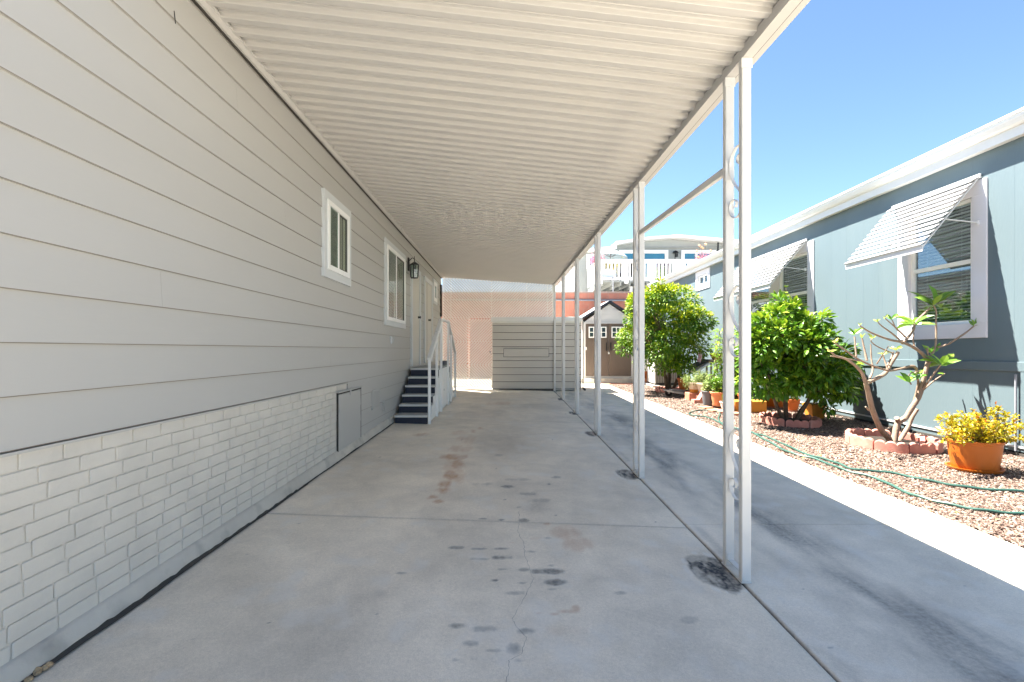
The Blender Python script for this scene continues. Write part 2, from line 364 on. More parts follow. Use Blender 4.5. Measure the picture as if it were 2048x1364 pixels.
# ---------------------------------------------------------------- ground & driveway
mb = MB(); mb.box(-500, 500, -500, 900, -.6, -.06); tag(mb.build('ground', M['dirtground']), kind='structure')
mb = MB(); mb.box(-40, 40, -24, -7.02, -.3, -.055); tag(mb.build('road', P('asphalt', (.07,.07,.07), .9, .15, 30)), kind='structure')
EDGE = lambda y: 3.50-0.012*(y-3)+0.02*math.sin(y*.8)
def driveway():
    XJ = [(1.37, .009, .02)]
    def lines(lo, hi, step, joints):
        xs = list(np.arange(lo, hi, step))+[hi]
        for c, w, d in joints:
            xs = [x for x in xs if abs(x-c) > w*1.4]+[c-w, c-w*.5, c+w*.5, c+w]
        return np.array(sorted(xs))
    # rows: fine near the camera, coarser away
    ys = [-7.0, -6, -5, -4, -3, -2, -1, 0, .8, 1.3, 1.6]; y = 1.7
    while y < 15.0:
        ys.append(y); y += max(.009, y*y*.0016)
    ys.append(15.2)
    JL = [(-.9, .004, .01), (3.50, .006, .012), (8.05, .005, .01)]
    JR = [(3.57, .004, .01), (5.76, .003, .008), (7.95, .003, .008), (10.2, .003, .008), (12.65, .005, .01)]
    alljl = [j[0] for j in JL]+[j[0] for j in JR]
    for c, w, d in JL+JR:
        ys = [q for q in ys if abs(q-c) > w*1.5]+[c-w, c-w*.5, c+w*.5, c+w]
    ys = np.array(sorted(ys))
    xs = lines(-1.83, 3.5, .0125, XJ)
    X, Y = np.meshgrid(xs, ys)
    # stretch the right part to the gravel edge
    ed = np.array([EDGE(q) for q in ys])[:, None]
    X = np.where(X > 1.5, 1.5+(X-1.5)*(ed-1.5)/2.0, X)
    sl_ = .04*(1-.5*np.clip(Y, 0, 13.4)/13.4)
    Z = np.where(X < 1.37, sl_*(1.37-X), 0.0)
    Z = Z+.004*(fbm(X*.7, Y*.7, 3, 5)-.5)
    dark = np.zeros_like(X); rust = np.zeros_like(X); pale = np.zeros_like(X); tar = np.zeros_like(X)
    def groove(mask, dist, w, d):
        g = np.clip(1-dist/w, 0, 1)*mask
        return g*2*d
    L_ = (X < 1.37)
    for c, w, d in JL: 
        g = (np.abs(Y-c) <= w*.51)*L_; Z -= g*d; tar = np.maximum(tar, g*.8); dark = np.maximum(dark, np.exp(-((Y-c)/.025)**2)*L_*.25*(fbm(X*3, Y*3, 3, 9)))
    for c, w, d in JR:
        g = (np.abs(Y-c) <= w*.51)*(~L_); Z -= g*d; tar = np.maximum(tar, g*.55)
    g = (np.abs(X-1.37) <= .0047); Z -= g*.02; tar = np.maximum(tar, g*1.0)
    nb = fbm(X*9, Y*3.5, 4, 31)
    dark = np.maximum(dark, np.clip(1-np.abs(X-1.37-.01*(nb-.5))/(.012+.03*np.clip(nb-.45,0,1)), 0, 1)*.75)
    # photo-measured marks
    Ys = np.maximum(Y, .6)
    U = U0+F*X/Ys; V = V0+F*(CH-Z)/Ys
    vis = (Y > 1.2)
    zx = lambda a: 700+a/2.259
    zy = lambda a: 760+a/2.259
    n1 = fbm(X*7, Y*2.2+3, 5, 11); n2 = fbm(X*28, Y*12, 4, 12)
    def blob(u, v, ru, rv, hard=3.0, w=.65):
        e = ((U-u)/ru)**2+((V-v)/rv)**2
        e = e+(n1-.5)*1.7+(n2-.5)*1.1
        return np.clip((1.0-e)*hard*.5, 0, 1)*vis
    DB = [(485,757,34,6,.6),(580,762,38,5,.6),(695,762,48,6,.8),(590,808,48,6,.6),(690,803,54,11,.8),(790,857,40,9,.55),(880,865,82,14,.8),(925,915,54,14,.8),
          (740,963,54,13,.6),(485,1110,50,16,.6),(610,1125,64,18,.55),(795,1135,54,17,.7),(545,1190,54,15,.45),(640,1222,54,10,.5),(740,1220,40,38,.75),(760,1268,32,11,.5),
          (235,873,32,6,.5),(1220,962,32,8,.4),(655,905,18,6,.8),(690,855,26,6,.5),(780,917,20,5,.5),(600,627,20,5,.7),(685,632,16,4,.7),(785,635,26,8,.7),
          (895,714,22,6,.8),(710,482,32,5,.8),(800,515,70,9,.5),(930,440,22,5,.5),(900,470,9,4,.8),(670,340,22,4,.35),(820,775,32,5,.45),(905,838,20,4,.4),
          (475,1265,18,9,.4),(600,470,50,6,.35),(850,545,60,12,.4),(760,450,60,6,.3),(700,540,10,4,.6),(760,575,12,4,.5),(560,1260,18,8,.25),(910,945,20,5,.4),(1530,1085,40,20,.3)]
    for u, v, ru, rv, w in DB: dark = np.maximum(dark, blob(zx(u), zy(v), ru/2.1, rv/2.1)*w*.9)
    def soft(u, v, ru, rv, w): return np.exp(-(((U-u)/ru)**2+((V-v)/rv)**2))*w*vis
    nz_ = np.clip(fbm(X*3, Y*2, 5, 77)*1.7-.3, 0, 1.2)
    for u, v, ru, rv, w in [(850,570,60,40,.45),(600,520,60,30,.18),(140,968,40,20,.2),(800,500,150,50,.22),(780,300,120,60,.14),(1500,1200,160,110,.15),(1450,760,120,60,.1),(700,100,120,30,.15),(1120,480,90,40,.12),(120,490,50,25,.15),(1300,560,60,40,.12)]:
        dark = np.maximum(dark, soft(zx(u), zy(v), ru/2.2, rv/2.2, w)*nz_)
    RB = [(590,220,18,9,.7),(558,230,18,8,.5),(530,270,45,26,.35),(500,310,50,16,.35),(470,348,60,14,.75),(490,385,32,26,.65),(455,430,36,22,.75),(430,470,34,18,.8),(425,498,42,14,.7),(375,528,26,9,.65),(400,548,26,9,.6),(350,535,26,4,.5),(320,247,38,9,.5),(500,240,40,10,.25),
          (970,688,90,34,.38),(1040,740,80,34,.33),(925,1058,30,7,.6),(980,1045,55,12,.55),(1018,1032,24,16,.5),(855,1053,14,6,.5),(730,735,28,4,.35),(850,715,40,10,.25),(890,650,22,8,.5),(680,105,60,8,.3),(965,1130,110,30,.12),(480,410,50,60,.3)]
    for u, v, ru, rv, w in RB: rust = np.maximum(rust, blob(zx(u), zy(v), ru/2.1, rv/2.1, 2.2)*w)
    # mildew band down the right bay and worn pale strip beside the joint
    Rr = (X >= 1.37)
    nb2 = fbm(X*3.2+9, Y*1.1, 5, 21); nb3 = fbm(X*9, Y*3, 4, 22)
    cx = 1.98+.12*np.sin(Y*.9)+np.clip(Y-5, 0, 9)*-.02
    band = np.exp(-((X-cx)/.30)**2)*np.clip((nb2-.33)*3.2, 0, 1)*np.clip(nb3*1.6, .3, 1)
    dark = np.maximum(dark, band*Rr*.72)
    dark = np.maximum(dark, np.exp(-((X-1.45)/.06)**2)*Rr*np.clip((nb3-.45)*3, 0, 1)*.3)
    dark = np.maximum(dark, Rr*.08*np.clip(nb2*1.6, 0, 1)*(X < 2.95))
    dark = np.maximum(dark, (~Rr)*.12*np.clip((fbm(X*1.3, Y*.5, 5, 44)-.45)*4, 0, 1))
    pale = np.maximum(pale, np.clip((fbm(X*6, Y*5, 5, 55)-.60)*5, 0, 1)*.35)
    pale = np.maximum(pale, np.clip((vnoise(X*55, Y*40, 88)-.975)*40, 0, 1)*.6)
    dark = np.maximum(dark, np.clip((vnoise(X*38, Y*30, 89)-.985)*70, 0, 1)*.8)
    # tar pads at the post feet
    for i, (yy, q) in enumerate([(2.83,1.0),(4.90,.8),(7.1,.7),(9.14,.6),(11.3,.5)]):
        e = ((X-(1.37-.10*q))/(.15*q))**2+((Y-yy)/(.22))**2
        t = np.clip((1-e-(n1-.5)*1.2-(n2-.5)*1.0)*4, 0, 1); t *= .85*(.45+.9*np.clip((n2-.35)*3, 0, 1)); tar = np.maximum(tar, np.clip(t, 0, .95)*(X < 1.39))
        e2 = np.abs(np.sqrt(e)-1.12); pale = np.maximum(pale, np.clip(1-e2*6, 0, 1)*(n2 > .48)*.6*(X < 1.37))
    dark = np.maximum(dark, np.exp(-((X+1.82)/.03)**2)*.6)
    ny, nx = X.shape; idx = np.arange(ny*nx).reshape(ny, nx)
    Fc = np.stack([idx[:-1,:-1], idx[:-1,1:], idx[1:,1:], idx[1:,:-1]], -1).reshape(-1, 4)
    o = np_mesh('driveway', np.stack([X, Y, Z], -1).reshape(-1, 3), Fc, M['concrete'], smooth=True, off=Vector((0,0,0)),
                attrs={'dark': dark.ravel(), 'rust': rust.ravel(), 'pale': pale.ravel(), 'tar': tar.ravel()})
    tag(o, kind='structure')
driveway()
mb = MB()   # edge thickness of the slab and the far paving behind the screen
for y in np.arange(-7, 15, .5):
    a, b = EDGE(y), EDGE(y+.5); mb.add([(a,y,-.003),(b,y+.5,-.003),(b,y+.5,-.15),(a,y,-.15)], [(0,1,2,3)])
mb.box(-6, 6.2, 15.2, 18.6, -.1, -.012); mb.box(-6, -1.83, 13.2, 15.2, -.1, -.014)
o = mb.build('path', M['concrete']); tag(o, kind='structure')
# hairline crack
crk = [(765,595),(766,650),(760,690),(785,740),(790,790),(810,850),(830,900),(815,930),(790,980),(735,1080),(745,1110),(795,1165),(775,1240),(720,1270),(720,1310),(705,1364),(690,1460)]
pts = []
for (a, b), (c, d) in zip(crk[:-1], crk[1:]):
    for k in range(6):
        t = k/6; pts.append(on_ground(700+(a+(c-a)*t+random.uniform(-4,4))/2.259, 760+(b+(d-b)*t)/2.259))
mb = MB(); vs = []; fs = []
for i, p in enumerate(pts):
    w = random.uniform(.0004, .0012); vs += [(p.x-w, p.y, p.z+.0035), (p.x+w, p.y, p.z+.0035)]
    if i: fs.append((2*i-2, 2*i-1, 2*i+1, 2*i))
mb.add(vs, fs); tag(mb.build('crack', M['crack']), kind='structure')

# ---------------------------------------------------------------- gravel
def zero(u, v): return on_ground(u, v)
mb = MB()
gy = list(np.arange(1.5, 15.6, .5)); vs = []; fs = []
for i, y in enumerate(gy):
    vs += [(EDGE(y)+.002, y, -.012), (6.3, y, -.012)]
    if i: fs.append((2*i-2, 2*i-1, 2*i+1, 2*i))
mb.add(vs, fs)
m, nt, b = newmat('gravel_bed'); N = nt.nodes; L = nt.links
vo = N.new('ShaderNodeTexVoronoi'); vo.inputs['Scale'].default_value = 38; g_ = N.new('ShaderNodeNewGeometry'); L.new(g_.outputs['Position'], vo.inputs['Vector'])
cr = N.new('ShaderNodeValToRGB'); cr.color_ramp.elements[0].color = (.10,.07,.055,1); cr.color_ramp.elements[1].color = (.50,.38,.31,1)
sp = N.new('ShaderNodeSeparateColor'); L.new(vo.outputs['Color'], sp.inputs[0]); L.new(sp.outputs[0], cr.inputs[0]); L.new(cr.outputs[0], b.inputs['Base Color'])
bp = N.new('ShaderNodeBump'); bp.inputs['Strength'].default_value = .8; bp.inputs['Distance'].default_value = .015; bp.invert = True
L.new(vo.outputs['Distance'], bp.inputs['Height']); L.new(bp.outputs[0], b.inputs['Normal']); b.inputs['Roughness'].default_value = .85
tag(mb.build('gravel_bed', m), kind='structure')
def pebbles():
    pos = []
    def band(y0, y1, dens, size):
        n = int(2.85*(y1-y0)*dens); y = rng.uniform(y0, y1, n); x = rng.uniform(3.42, 6.29, n)
        k = x > np.array([EDGE(q) for q in y])+.012+rng.uniform(-.004, .02, n)
        return x[k], y[k], np.full(k.sum(), size)
    xs, ys, ss = [np.concatenate(a) for a in zip(band(2.6, 5.2, 3000, .0115), band(5.2, 8.5, 1900, .014), band(8.5, 15.5, 900, .019))]
    n = len(xs)
    base = np.array([(1,0,0),(-1,0,0),(0,1,0),(0,-1,0),(0,0,1),(0,0,-1),(.62,.62,.45),(-.62,.62,.45),(-.62,-.62,.45),(.62,-.62,.45)], float)
    fc = np.array([(0,6,9),(6,4,9),(4,8,9),(4,6,7),(4,7,8),(6,0,2),(6,2,7),(2,1,7),(7,1,8),(1,3,8),(8,3,9),(3,0,9)])
    S = ss[:, None]*np.stack([rng.uniform(.8,1.7,n), rng.uniform(.6,1.1,n), rng.uniform(.4,.75,n)], -1)
    V = base[None]*S[:, None, :]*(1+rng.uniform(-.18,.18,(n,10,1)))
    a = rng.uniform(0, 2*np.pi, n); t = rng.uniform(-.5,.5,n)
    ca, sa = np.cos(a)[:,None], np.sin(a)[:,None]; ct, st = np.cos(t)[:,None], np.sin(t)[:,None]
    x, y, z = V[...,0], V[...,1], V[...,2]; x, z = x*ct-z*st, x*st+z*ct; x, y = x*ca-y*sa, x*sa+y*ca
    zb = -.008+rng.uniform(0, .012, n)
    V = np.stack([x+xs[:,None], y+ys[:,None], z+zb[:,None]], -1).reshape(-1, 3)
    Fc = (fc[None]+10*np.arange(n)[:,None,None]).reshape(-1, 3)
    tint = np.repeat(np.clip(rng.beta(2.2, 2.0, n), 0, 1), 10)
    o = np_mesh('gravel', V, Fc, M['pebble'], tint=tint); tag(o, 'pink and tan river pebbles covering the garden bed beside the blue house', 'gravel', kind='stuff')
pebbles()
# ---------------------------------------------------------------- left house
XW, KH, HY = -1.86, .0165, 2.0
def lw(u, v=None):
    y = F*XW/(u-U0)
    return y if v is None else (y, CH+(V0-v)/F*y+KH*(y-HY))
house = empty('manufactured_home', (XW-.5, 6, .1), 'long beige mobile home with lap siding and painted brick skirting on the left', 'house')
mb = MB(); mb.k = KH
Y0, Y1 = -7.0, 13.3
for n in range(-4, 14):
    z0 = .985+.2016*n
    if n < 0: ya = 5.44
    else: ya = Y0
    z1 = z0+.2016
    for (a, b_) in ([(ya, 13.3)]):
        lip = .013
        ys_ = [a]+[q for q in ({1:[4.9,8.9],3:[2.5,6.7],5:[1.6,8.0],7:[3.9],9:[6.2,10.5],11:[2.25,5.6],12:[4.35,7.9],10:[3.2],8:[7.2]}.get(n, [])) if a < q < b_]+[b_]
        for q0, q1 in zip(ys_[:-1], ys_[1:]):
            mb.prism([(XW-.03, z0+.004), (XW+lip, z0+.004), (XW+lip, z0+.012), (XW+.001, z1+.006), (XW-.03, z1+.006)], 'y', q0+.0004, q1-.0004)
mb.build('siding', M['siding'], house, HY)
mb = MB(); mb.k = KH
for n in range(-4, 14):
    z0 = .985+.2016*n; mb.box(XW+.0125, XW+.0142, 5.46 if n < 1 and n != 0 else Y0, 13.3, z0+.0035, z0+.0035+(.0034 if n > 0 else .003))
mb.build('painted_lip_shadow', M['lipshadow'], house, HY)  # brown strips painted as the shadow line under each siding lip
mb = MB(); mb.k = KH; mb.box(XW-4.5, XW-.028, Y0, Y1-.02, .19, 3.62); mb.box(XW-.03, XW+.002, 13.24, 13.3, .2, 3.6); mb.build('wall', M['groove'], house, HY)
# brick skirting: individual painted bricks on a backing
mb = MB(); mb.k = 0
def sk(z, y): return z-KH*(y-HY)
bz0, rows = .195, 11
mb.box(XW-.03, XW-.006, Y0, 5.43, .15, .97)
for r in range(rows):
    y = Y0-.1*(r%2)+random.uniform(-.02,.02)
    while y < 5.42:
        ln = random.choice([.175,.18,.185,.19,.18]); y2 = min(y+ln, 5.42)
        ya = max(y, Y0); 
        if y2-ya > .03:
            zt = .975-KH*((ya+y2)/2-HY)
            h = (zt-bz0)/rows
            a = bz0+r*h+.0022; bb = bz0+(r+1)*h-.0022; j = lambda s=.0022: random.uniform(-s, s)
            d = XW+.002+random.uniform(-.0012,.0012)
            c = .005
            y_a, y_b = ya+.003+j(), y2-.003+j()
            f0 = [(y_a+j(), a+c+j()),(y_a+c, a+j(.001)),(y_b-c, a+j(.001)),(y_b+j(), a+c+j()),(y_b+j(), bb-c),(y_b-c+j(), bb+j(.001)),(y_a+c+j(), bb+j(.001)),(y_a, bb-c)]
            vs = [(XW-.008, p, q) for p, q in f0]+[(d-.003, p, q) for p, q in f0]
            cy, cz = (y_a+y_b)/2, (a+bb)/2
            vs += [(d, cy+(p-cy)*.97, cz+(q-cz)*.9) for p, q in f0]
            fs = [(i, (i+1)%8, 8+(i+1)%8, 8+i) for i in range(8)]+[(8+i, 8+(i+1)%8, 16+(i+1)%8, 16+i) for i in range(8)]+[tuple(range(16, 24))]
            mb.add(vs, fs)
        y += ln+.004
mb.build('brick_skirting', M['skirt'], house)
mb = MB(); mb.k = KH; mb.box(XW-.02, XW+.02, Y0, 5.45, .972, .984); mb.box(XW-.02, XW+.016, 5.43, 5.452, .16, .985)
mb.build('drip_trim', M['siding'], house, HY)
# concrete footing with broken dark edge
mb = MB(); vs = []; fs = []; yy = list(np.arange(Y0, 13.3, .05)); P8 = 5
for i, y in enumerate(yy):
    g = gz(-1.8, y); r = random.uniform(-1, 1)
    ero = max(0, vnoise(np.array([y*2.5]), np.array([.3]), 3)[0]-.35)*.02+random.uniform(0,.003)
    vs += [(XW-.05, y, .21), (XW+.006, y, .205), (XW+.022, y, .195), (XW+.048-ero*.4, y, g+.028), (XW+.05-ero, y, g-.01)]
    if i:
        for j in range(4): fs.append(((i-1)*P8+j, (i-1)*P8+j+1, i*P8+j+1, i*P8+j))
mb.add(vs, fs, True); mb.build('footing', M['kerb'], house)
mb = MB(); vs = []; fs = []      # dark gap between footing and slab
for i, y in enumerate(yy):
    g = gz(-1.8, y); w = .012+.022*vnoise(np.array([y*3.1]), np.array([4.]), 8)[0]*(1 if y < 4.2 else .35)+random.uniform(0,.004)
    vs += [(XW+.036, y, g+.012+.016*random.random()*(y < 4)), (XW+.042+w, y, g+.0045)]
    if i: fs.append((2*i-2, 2*i-1, 2*i+1, 2*i))
mb.add(vs, fs); mb.build('footing_gap', M['groove'], house)
mb = MB(); p = on_ground(72, 1345)
for k in range(16):
    c = p+Vector((random.uniform(-.025,.025), random.uniform(-.05,.05), .0)); r = random.uniform(.006,.018)
    mb.lathe([(.001,-r*.3),(r,0),(r*.8,r*.6),(.001,r*random.uniform(.7,1.2))], (c.x, c.y, c.z+.006), 7)
mb.build('broken_render', P('crumbled_render', (.38,.27,.16), .9, .3, 60, .6, 90), house)

def left_window(ua, va0, va1, ub, name='window', curtain=True, split=.5, casing=.085):
    ya, zb = lw(ua, va1); _, zt = lw(ua, va0); yb = lw(ub)
    w = MB(); w.k = KH; X = XW+.016
    def ring(m_, a, b_, c, d, wd, x0, x1, bev=.003):
        m_.box(x0, x1, a, b_, c, c+wd, bev); m_.box(x0, x1, a, b_, d-wd, d, bev); m_.box(x0, x1, a, a+wd, c+wd, d-wd, bev); m_.box(x0, x1, b_-wd, b_, c+wd, d-wd, bev)
    ring(w, ya, yb, zb, zt, casing, XW-.02, XW+.034)
    win = w.build(name, M['trimgrey'], house, HY)
    f = MB(); f.k = KH; ring(f, ya+casing, yb-casing, zb+casing, zt-casing, .055, XW-.02, XW+.046)
    a2, b2, c2, d2 = ya+casing+.055, yb-casing-.055, zb+casing+.055, zt-casing-.055
    f.box(XW-.015, XW+.034, (a2+b2)/2-.022, (a2+b2)/2+.022, c2, d2, .003); f.build('frame', M['vinyl'], win, HY)
    g = MB(); g.k = KH; g.box(XW+.028, XW+.031, a2, (a2+b2)/2-.022, c2, d2); g.build('pane', M['glass'], win, HY)
    g = MB(); g.k = KH; g.box(XW+.019, XW+.022, (a2+b2)/2+.022, b2, c2, d2); g.build('pane', M['glass'], win, HY)
    g = MB(); g.k = KH; g.box(XW+.0175, XW+.0185, (a2+b2)/2+.03, b2-.008, c2+.008, d2-.008)
    ring(g, (a2+b2)/2+.022, b2, c2, d2, .016, XW+.017, XW+.034); g.build('insect_screen', M['darkscreen'], win, HY)
    g = MB(); g.k = KH; y = a2
    while y < b2:
        g.bar((XW+.0235, min(y, b2-.07), (c2+d2)/2), (XW+.0165, min(y, b2-.07)+.062, (c2+d2)/2), .001, d2-c2-.004); y += .07
    g.build('blind', M['curtain'], win, HY)
    return win
left_window(642, 375, 552, 697)
left_window(767, 474, 650, 808)
# tiny bathroom window by the corner
(ya, zt), yb = lw(864.5, 556), lw(872.5); zb = lw(864.5, 606)[1]
w = MB(); w.k = KH
def ring(m_, a, b_, c, d, wd, x0, x1, bev=.003):
    m_.box(x0, x1, a, b_, c, c+wd, bev); m_.box(x0, x1, a, b_, d-wd, d, bev); m_.box(x0, x1, a, a+wd, c+wd, d-wd, bev); m_.box(x0, x1, b_-wd, b_, c+wd, d-wd, bev)
ring(w, ya, yb, zb, zt, .07, XW-.02, XW+.034); win = w.build('window', M['trimgrey'], house, HY)
f = MB(); f.k = KH; ring(f, ya+.07, yb-.07, zb+.07, zt-.07, .09, XW-.02, XW+.042); f.build('frame', M['vinyl'], win, HY)
g = MB(); g.k = KH; g.box(XW+.018, XW+.022, ya+.16, yb-.16, zb+.16, zt-.16); g.build('pane', M['glass'], win, HY)
# entrance door and closet door
def left_door(ua, ub, vtop, knob):
    ya, zt = lw(ua, vtop); yb = lw(ub); zb = .93+KH*(ya-HY)
    w = MB(); w.k = KH
    w.box(XW-.01, XW+.040, ya, ya+.10, zb, zt, .003); w.box(XW-.01, XW+.040, yb-.10, yb, zb, zt, .003); w.box(XW-.01, XW+.043, ya, yb, zt, zt+.10, .003)
    d = MB(); d.k = KH; d.box(XW-.02, XW+.018, ya+.10, yb-.10, zb, zt)
    do = d.build('door', M['door'], house, HY); w.build('door_frame', M['trimgrey'], do, HY)
    k = MB(); k.k = KH
    k.lathe([(.001,0),(.025,0),(.028,.01),(.012,.02),(.03,.04),(.03,.05),(.001,.062)], (0,0,0), 14)
    k.v = [(XW+.018+q[2], knob+q[0], zb+1.0+q[1]) for q in k.v]; k.build('knob', M['black'], do, HY)
    if knob > 10.5:
        s_ = MB(); s_.k = KH; s_.box(XW+.018, XW+.021, (ya+yb)/2-.2, (ya+yb)/2-.19, zb+.02, zt-.02); s_.build('seam', M['groove'], do, HY)
    return do
left_door(820, 838.5, 538, 9.75)
left_door(846.5, 863, 560, 11.05)
# storm cover strip by the corner
mb = MB(); mb.k = KH; mb.box(XW, XW+.05, 13.05, 13.2, 2.3, 3.2, .006); mb.build('meter_strip', M['groove'], house, HY)
# fascia flashing under the carport roof along the wall
# access panel, louvre, cleat, hook
ya, zt = lw(673, 790); yb = lw(718)
mb = MB(); mb.k = KH; zb = .22
mb.box(XW+.006, XW+.022, ya, yb, zb, zt, .003)
for z in (zt-.2, zt-.4): mb.prism([(XW+.02, z+.004),(XW+.027, z+.004),(XW+.027,z+.012),(XW+.0215, z+.19),(XW+.02, z+.19)], 'y', ya+.02, yb-.01)
ap = mb.build('access_panel', M['siding'], house, HY)
mb = MB(); mb.k = KH; mb.box(XW+.002, XW+.0235, ya+.01, yb+.02, zt+.003, zt+.02); mb.box(XW+.002, XW+.0215, yb+.003, yb+.02, zb, zt); mb.box(XW+.002, XW+.0235, ya-.008, ya-.002, zb, zt+.02)
mb.build('panel_gap', M['groove'], ap, HY)
mb = MB(); mb.k = KH; mb.box(XW+.02, XW+.035, ya-.03, yb+.05, zt+.02, zt+.038, .003); mb.box(XW+.02, XW+.03, (ya+yb)/2-.02, (ya+yb)/2+.02, zt-.04, zt+.05, .003); mb.build('latch', M['siding'], ap, HY)
ya, zt = lw(742, 780); yb = lw(756)
mb = MB(); mb.k = KH; mb.box(XW+.004, XW+.024, ya, yb, zt-.28, zt, .003)
for k in range(9): y = ya+.03+k*(yb-ya-.06)/8; mb.box(XW+.024, XW+.030, y-.008, y+.008, zt-.25, zt-.03, .002)
mb.build('vent_grille', M['siding'], house, HY)
ya, zt = lw(762, 803)
mb = MB(); mb.k = KH; mb.tube([(XW+.01, ya, zt), (XW+.04, ya, zt-.02), (XW+.04, ya+.05, zt-.12), (XW+.01, ya+.05, zt-.16)], .006, 6); mb.box(XW, XW+.018, ya+.05, ya+.16, zt-.19, zt+.01, .004)
mb.build('cleat', M['siding'], house, HY)
ya, zt = lw(781, 673)
mb = MB(); mb.k = KH; mb.box(XW, XW+.02, ya-.03, ya+.03, zt-.12, zt, .004); mb.tube([(XW+.02, ya, zt-.02),(XW+.05, ya, zt-.03),(XW+.05, ya, zt-.08),(XW+.02, ya, zt-.10)], .005, 6)
mb.build('flag_bracket', M['trimgrey'], house, HY)
mb = MB(); mb.k = KH; ya, zt = lw(344, 22)
mb.tube([(XW+.012, ya, zt), (XW+.02, ya, zt-.07)], .0025, 5); mb.build('wire_hook', M['black'], house, HY)
# lantern
y, z = lw(815, 540); z -= KH*(y-HY); lx = XW+.13
mb = MB(); mb.box(XW+.012, XW+.035, y-.05, y+.05, z-.02, z+.23, .006)
mb.tube([(XW+.03, y, z+.17), (XW+.09, y, z+.23), (lx, y, z+.21), (lx, y, z+.15)], .008, 8)
mb.lathe([(.02,.15),(.045,.135),(.085,.105),(.085,.095),(.001,.095)][::-1], (lx, y, z), 4)
mb.tube([(lx, y, z+.2),(lx, y, z+.26)], .006, 6)
for a in range(4):
    c, s = math.cos(a*math.pi/2), math.sin(a*math.pi/2); mb.tube([(lx+.082*c, y+.082*s, z+.1), (lx+.066*c, y+.066*s, z-.14)], .011, 5)
mb.lathe([(.001,-.16),(.066,-.16),(.066,-.14),(.001,-.14)], (lx, y, z), 4)
lan = mb.build('wall_lantern', M['black'], house)
mb = MB(); mb.lathe([(.054,-.138),(.068,.094)], (lx, y, z), 4); mb.build('lantern_glass', M['glass'], lan)
mb = MB(); mb.lathe([(.001,-.14),(.018,-.14),(.018,-.05),(.001,-.02)], (lx, y, z), 10); mb.build('candle', M['whitepot'], lan)

# ---------------------------------------------------------------- carport
CY0, CY1 = 2.12, 13.5  # roof's unseen front end cut short so daylight reaches the slab
def zl(y): return 3.463-.0186*(y-3.08)
def zr(y): return 3.09-.003*(y-3)
XR0, XR1 = XW-.02, 1.44
car = empty('carport', (0, 6, 0), 'cream metal carport roof with corrugated ceiling on paired white posts', 'carport')
per = .1375; prof = [(0,0),(.040,0),(.043,.004),(.066,.028),(.074,.031),(.096,.031),(.099,.027),(.103,.027),(.106,.031),(.126,.031),(.133,.027),(.1355,.002)]
mb = MB(); vs = []; fs = []; y = CY0
sect = []
while y < CY1:
    for py, pz in prof: sect.append((y+py, pz))
    y += per
n = len(sect); XS = np.linspace(XR0, XR1, 5)
for xi, x in enumerate(XS):
    t = (x-XR0)/(1.367-XR0)
    for (yy_, pz) in sect: vs.append((x, yy_, zl(yy_)*(1-t)+zr(yy_)*t+pz))
for xi in range(4):
    for i in range(n-1): fs.append((xi*n+i, xi*n+i+1, (xi+1)*n+i+1, (xi+1)*n+i))
mb.add(vs, fs)
b0 = len(vs); vs2 = []; fs2 = []
mb.build('roof_panel', M['carport'], car)
mb = MB()     # roof top skin
mb.add([(XR0, CY0, zl(CY0)+.05), (XR1, CY0, zr(CY0)+.045), (XR1, CY1, zr(CY1)+.045), (XR0, CY1, zl(CY1)+.05)], [(0,1,2,3)]); mb.build('roof_skin', M['white'], car)
mb = MB()
mb.add([(1.367,CY0,zr(CY0)-.045),(1.428,CY0,zr(CY0)-.045),(1.428,CY0,zr(CY0)+.02),(1.367,CY0,zr(CY0)+.02)]+[(1.367,CY1,zr(CY1)-.045),(1.428,CY1,zr(CY1)-.045),(1.428,CY1,zr(CY1)+.02),(1.367,CY1,zr(CY1)+.02)],
       [(0,1,2,3),(7,6,5,4),(0,4,5,1),(1,5,6,2),(2,6,7,3),(3,7,4,0)])
for yb_ in (4.1, 10.3): mb.box(1.364, 1.368, yb_, yb_+.003, 3.03, 3.12)
mb.build('beam', M['carport'], car)
mb = MB()
gp = [(1.434,-.030),(1.482,-.030),(1.490,.0),(1.486,.02),(1.498,.05),(1.498,.095),(1.490,.095),(1.486,.045),(1.434,.045)]
vs = [(x, CY0-.02, zr(CY0)+z) for x, z in gp]+[(x, CY1+.02, zr(CY1)+z) for x, z in gp]; n = len(gp)
mb.add(vs, [tuple(range(n)), tuple(range(n, 2*n))[::-1]]+[(i, (i+1)%n, n+(i+1)%n, n+i) for i in range(n)]); mb.build('gutter', M['carport'], car)
mb = MB(); mb.bar((1.431, CY0, zr(CY0)-.036), (1.431, CY1, zr(CY1)-.036), .005, .012); mb.build('gutter_seam', M['groove'], car)
mb = MB()
for y_ in (CY0, CY1):
    pass
a = [(XW+.003, -.055), (XW+.045, -.055), (XW+.045, -.003), (XW+.06,-.003),(XW+.06,.004), (XW+.003, .004)]; n = len(a)
vs = [(x, CY0, zl(CY0)+z) for x, z in a]+[(x, CY1-.2, zl(CY1-.2)+z) for x, z in a]
mb.add(vs, [tuple(range(n)), tuple(range(n, 2*n))[::-1]]+[(i, (i+1)%n, n+(i+1)%n, n+i) for i in range(n)]); mb.build('ledger_channel', M['carport'], car)
mb = MB()
a = [(XW+.014, -.066), (XW+.03, -.066), (XW+.03, -.056), (XW+.014, -.056)]; n = 4
vs = [(x, CY0, zl(CY0)+z) for x, z in a]+[(x, CY1-.2, zl(CY1-.2)+z) for x, z in a]
mb.add(vs, [(0,1,2,3),(7,6,5,4)]+[(i, (i+1)%n, n+(i+1)%n, n+i) for i in range(n)]); mb.build('painted_shade_line', M['groove'], car)  # solid dark bar painted as the shade line below the channel

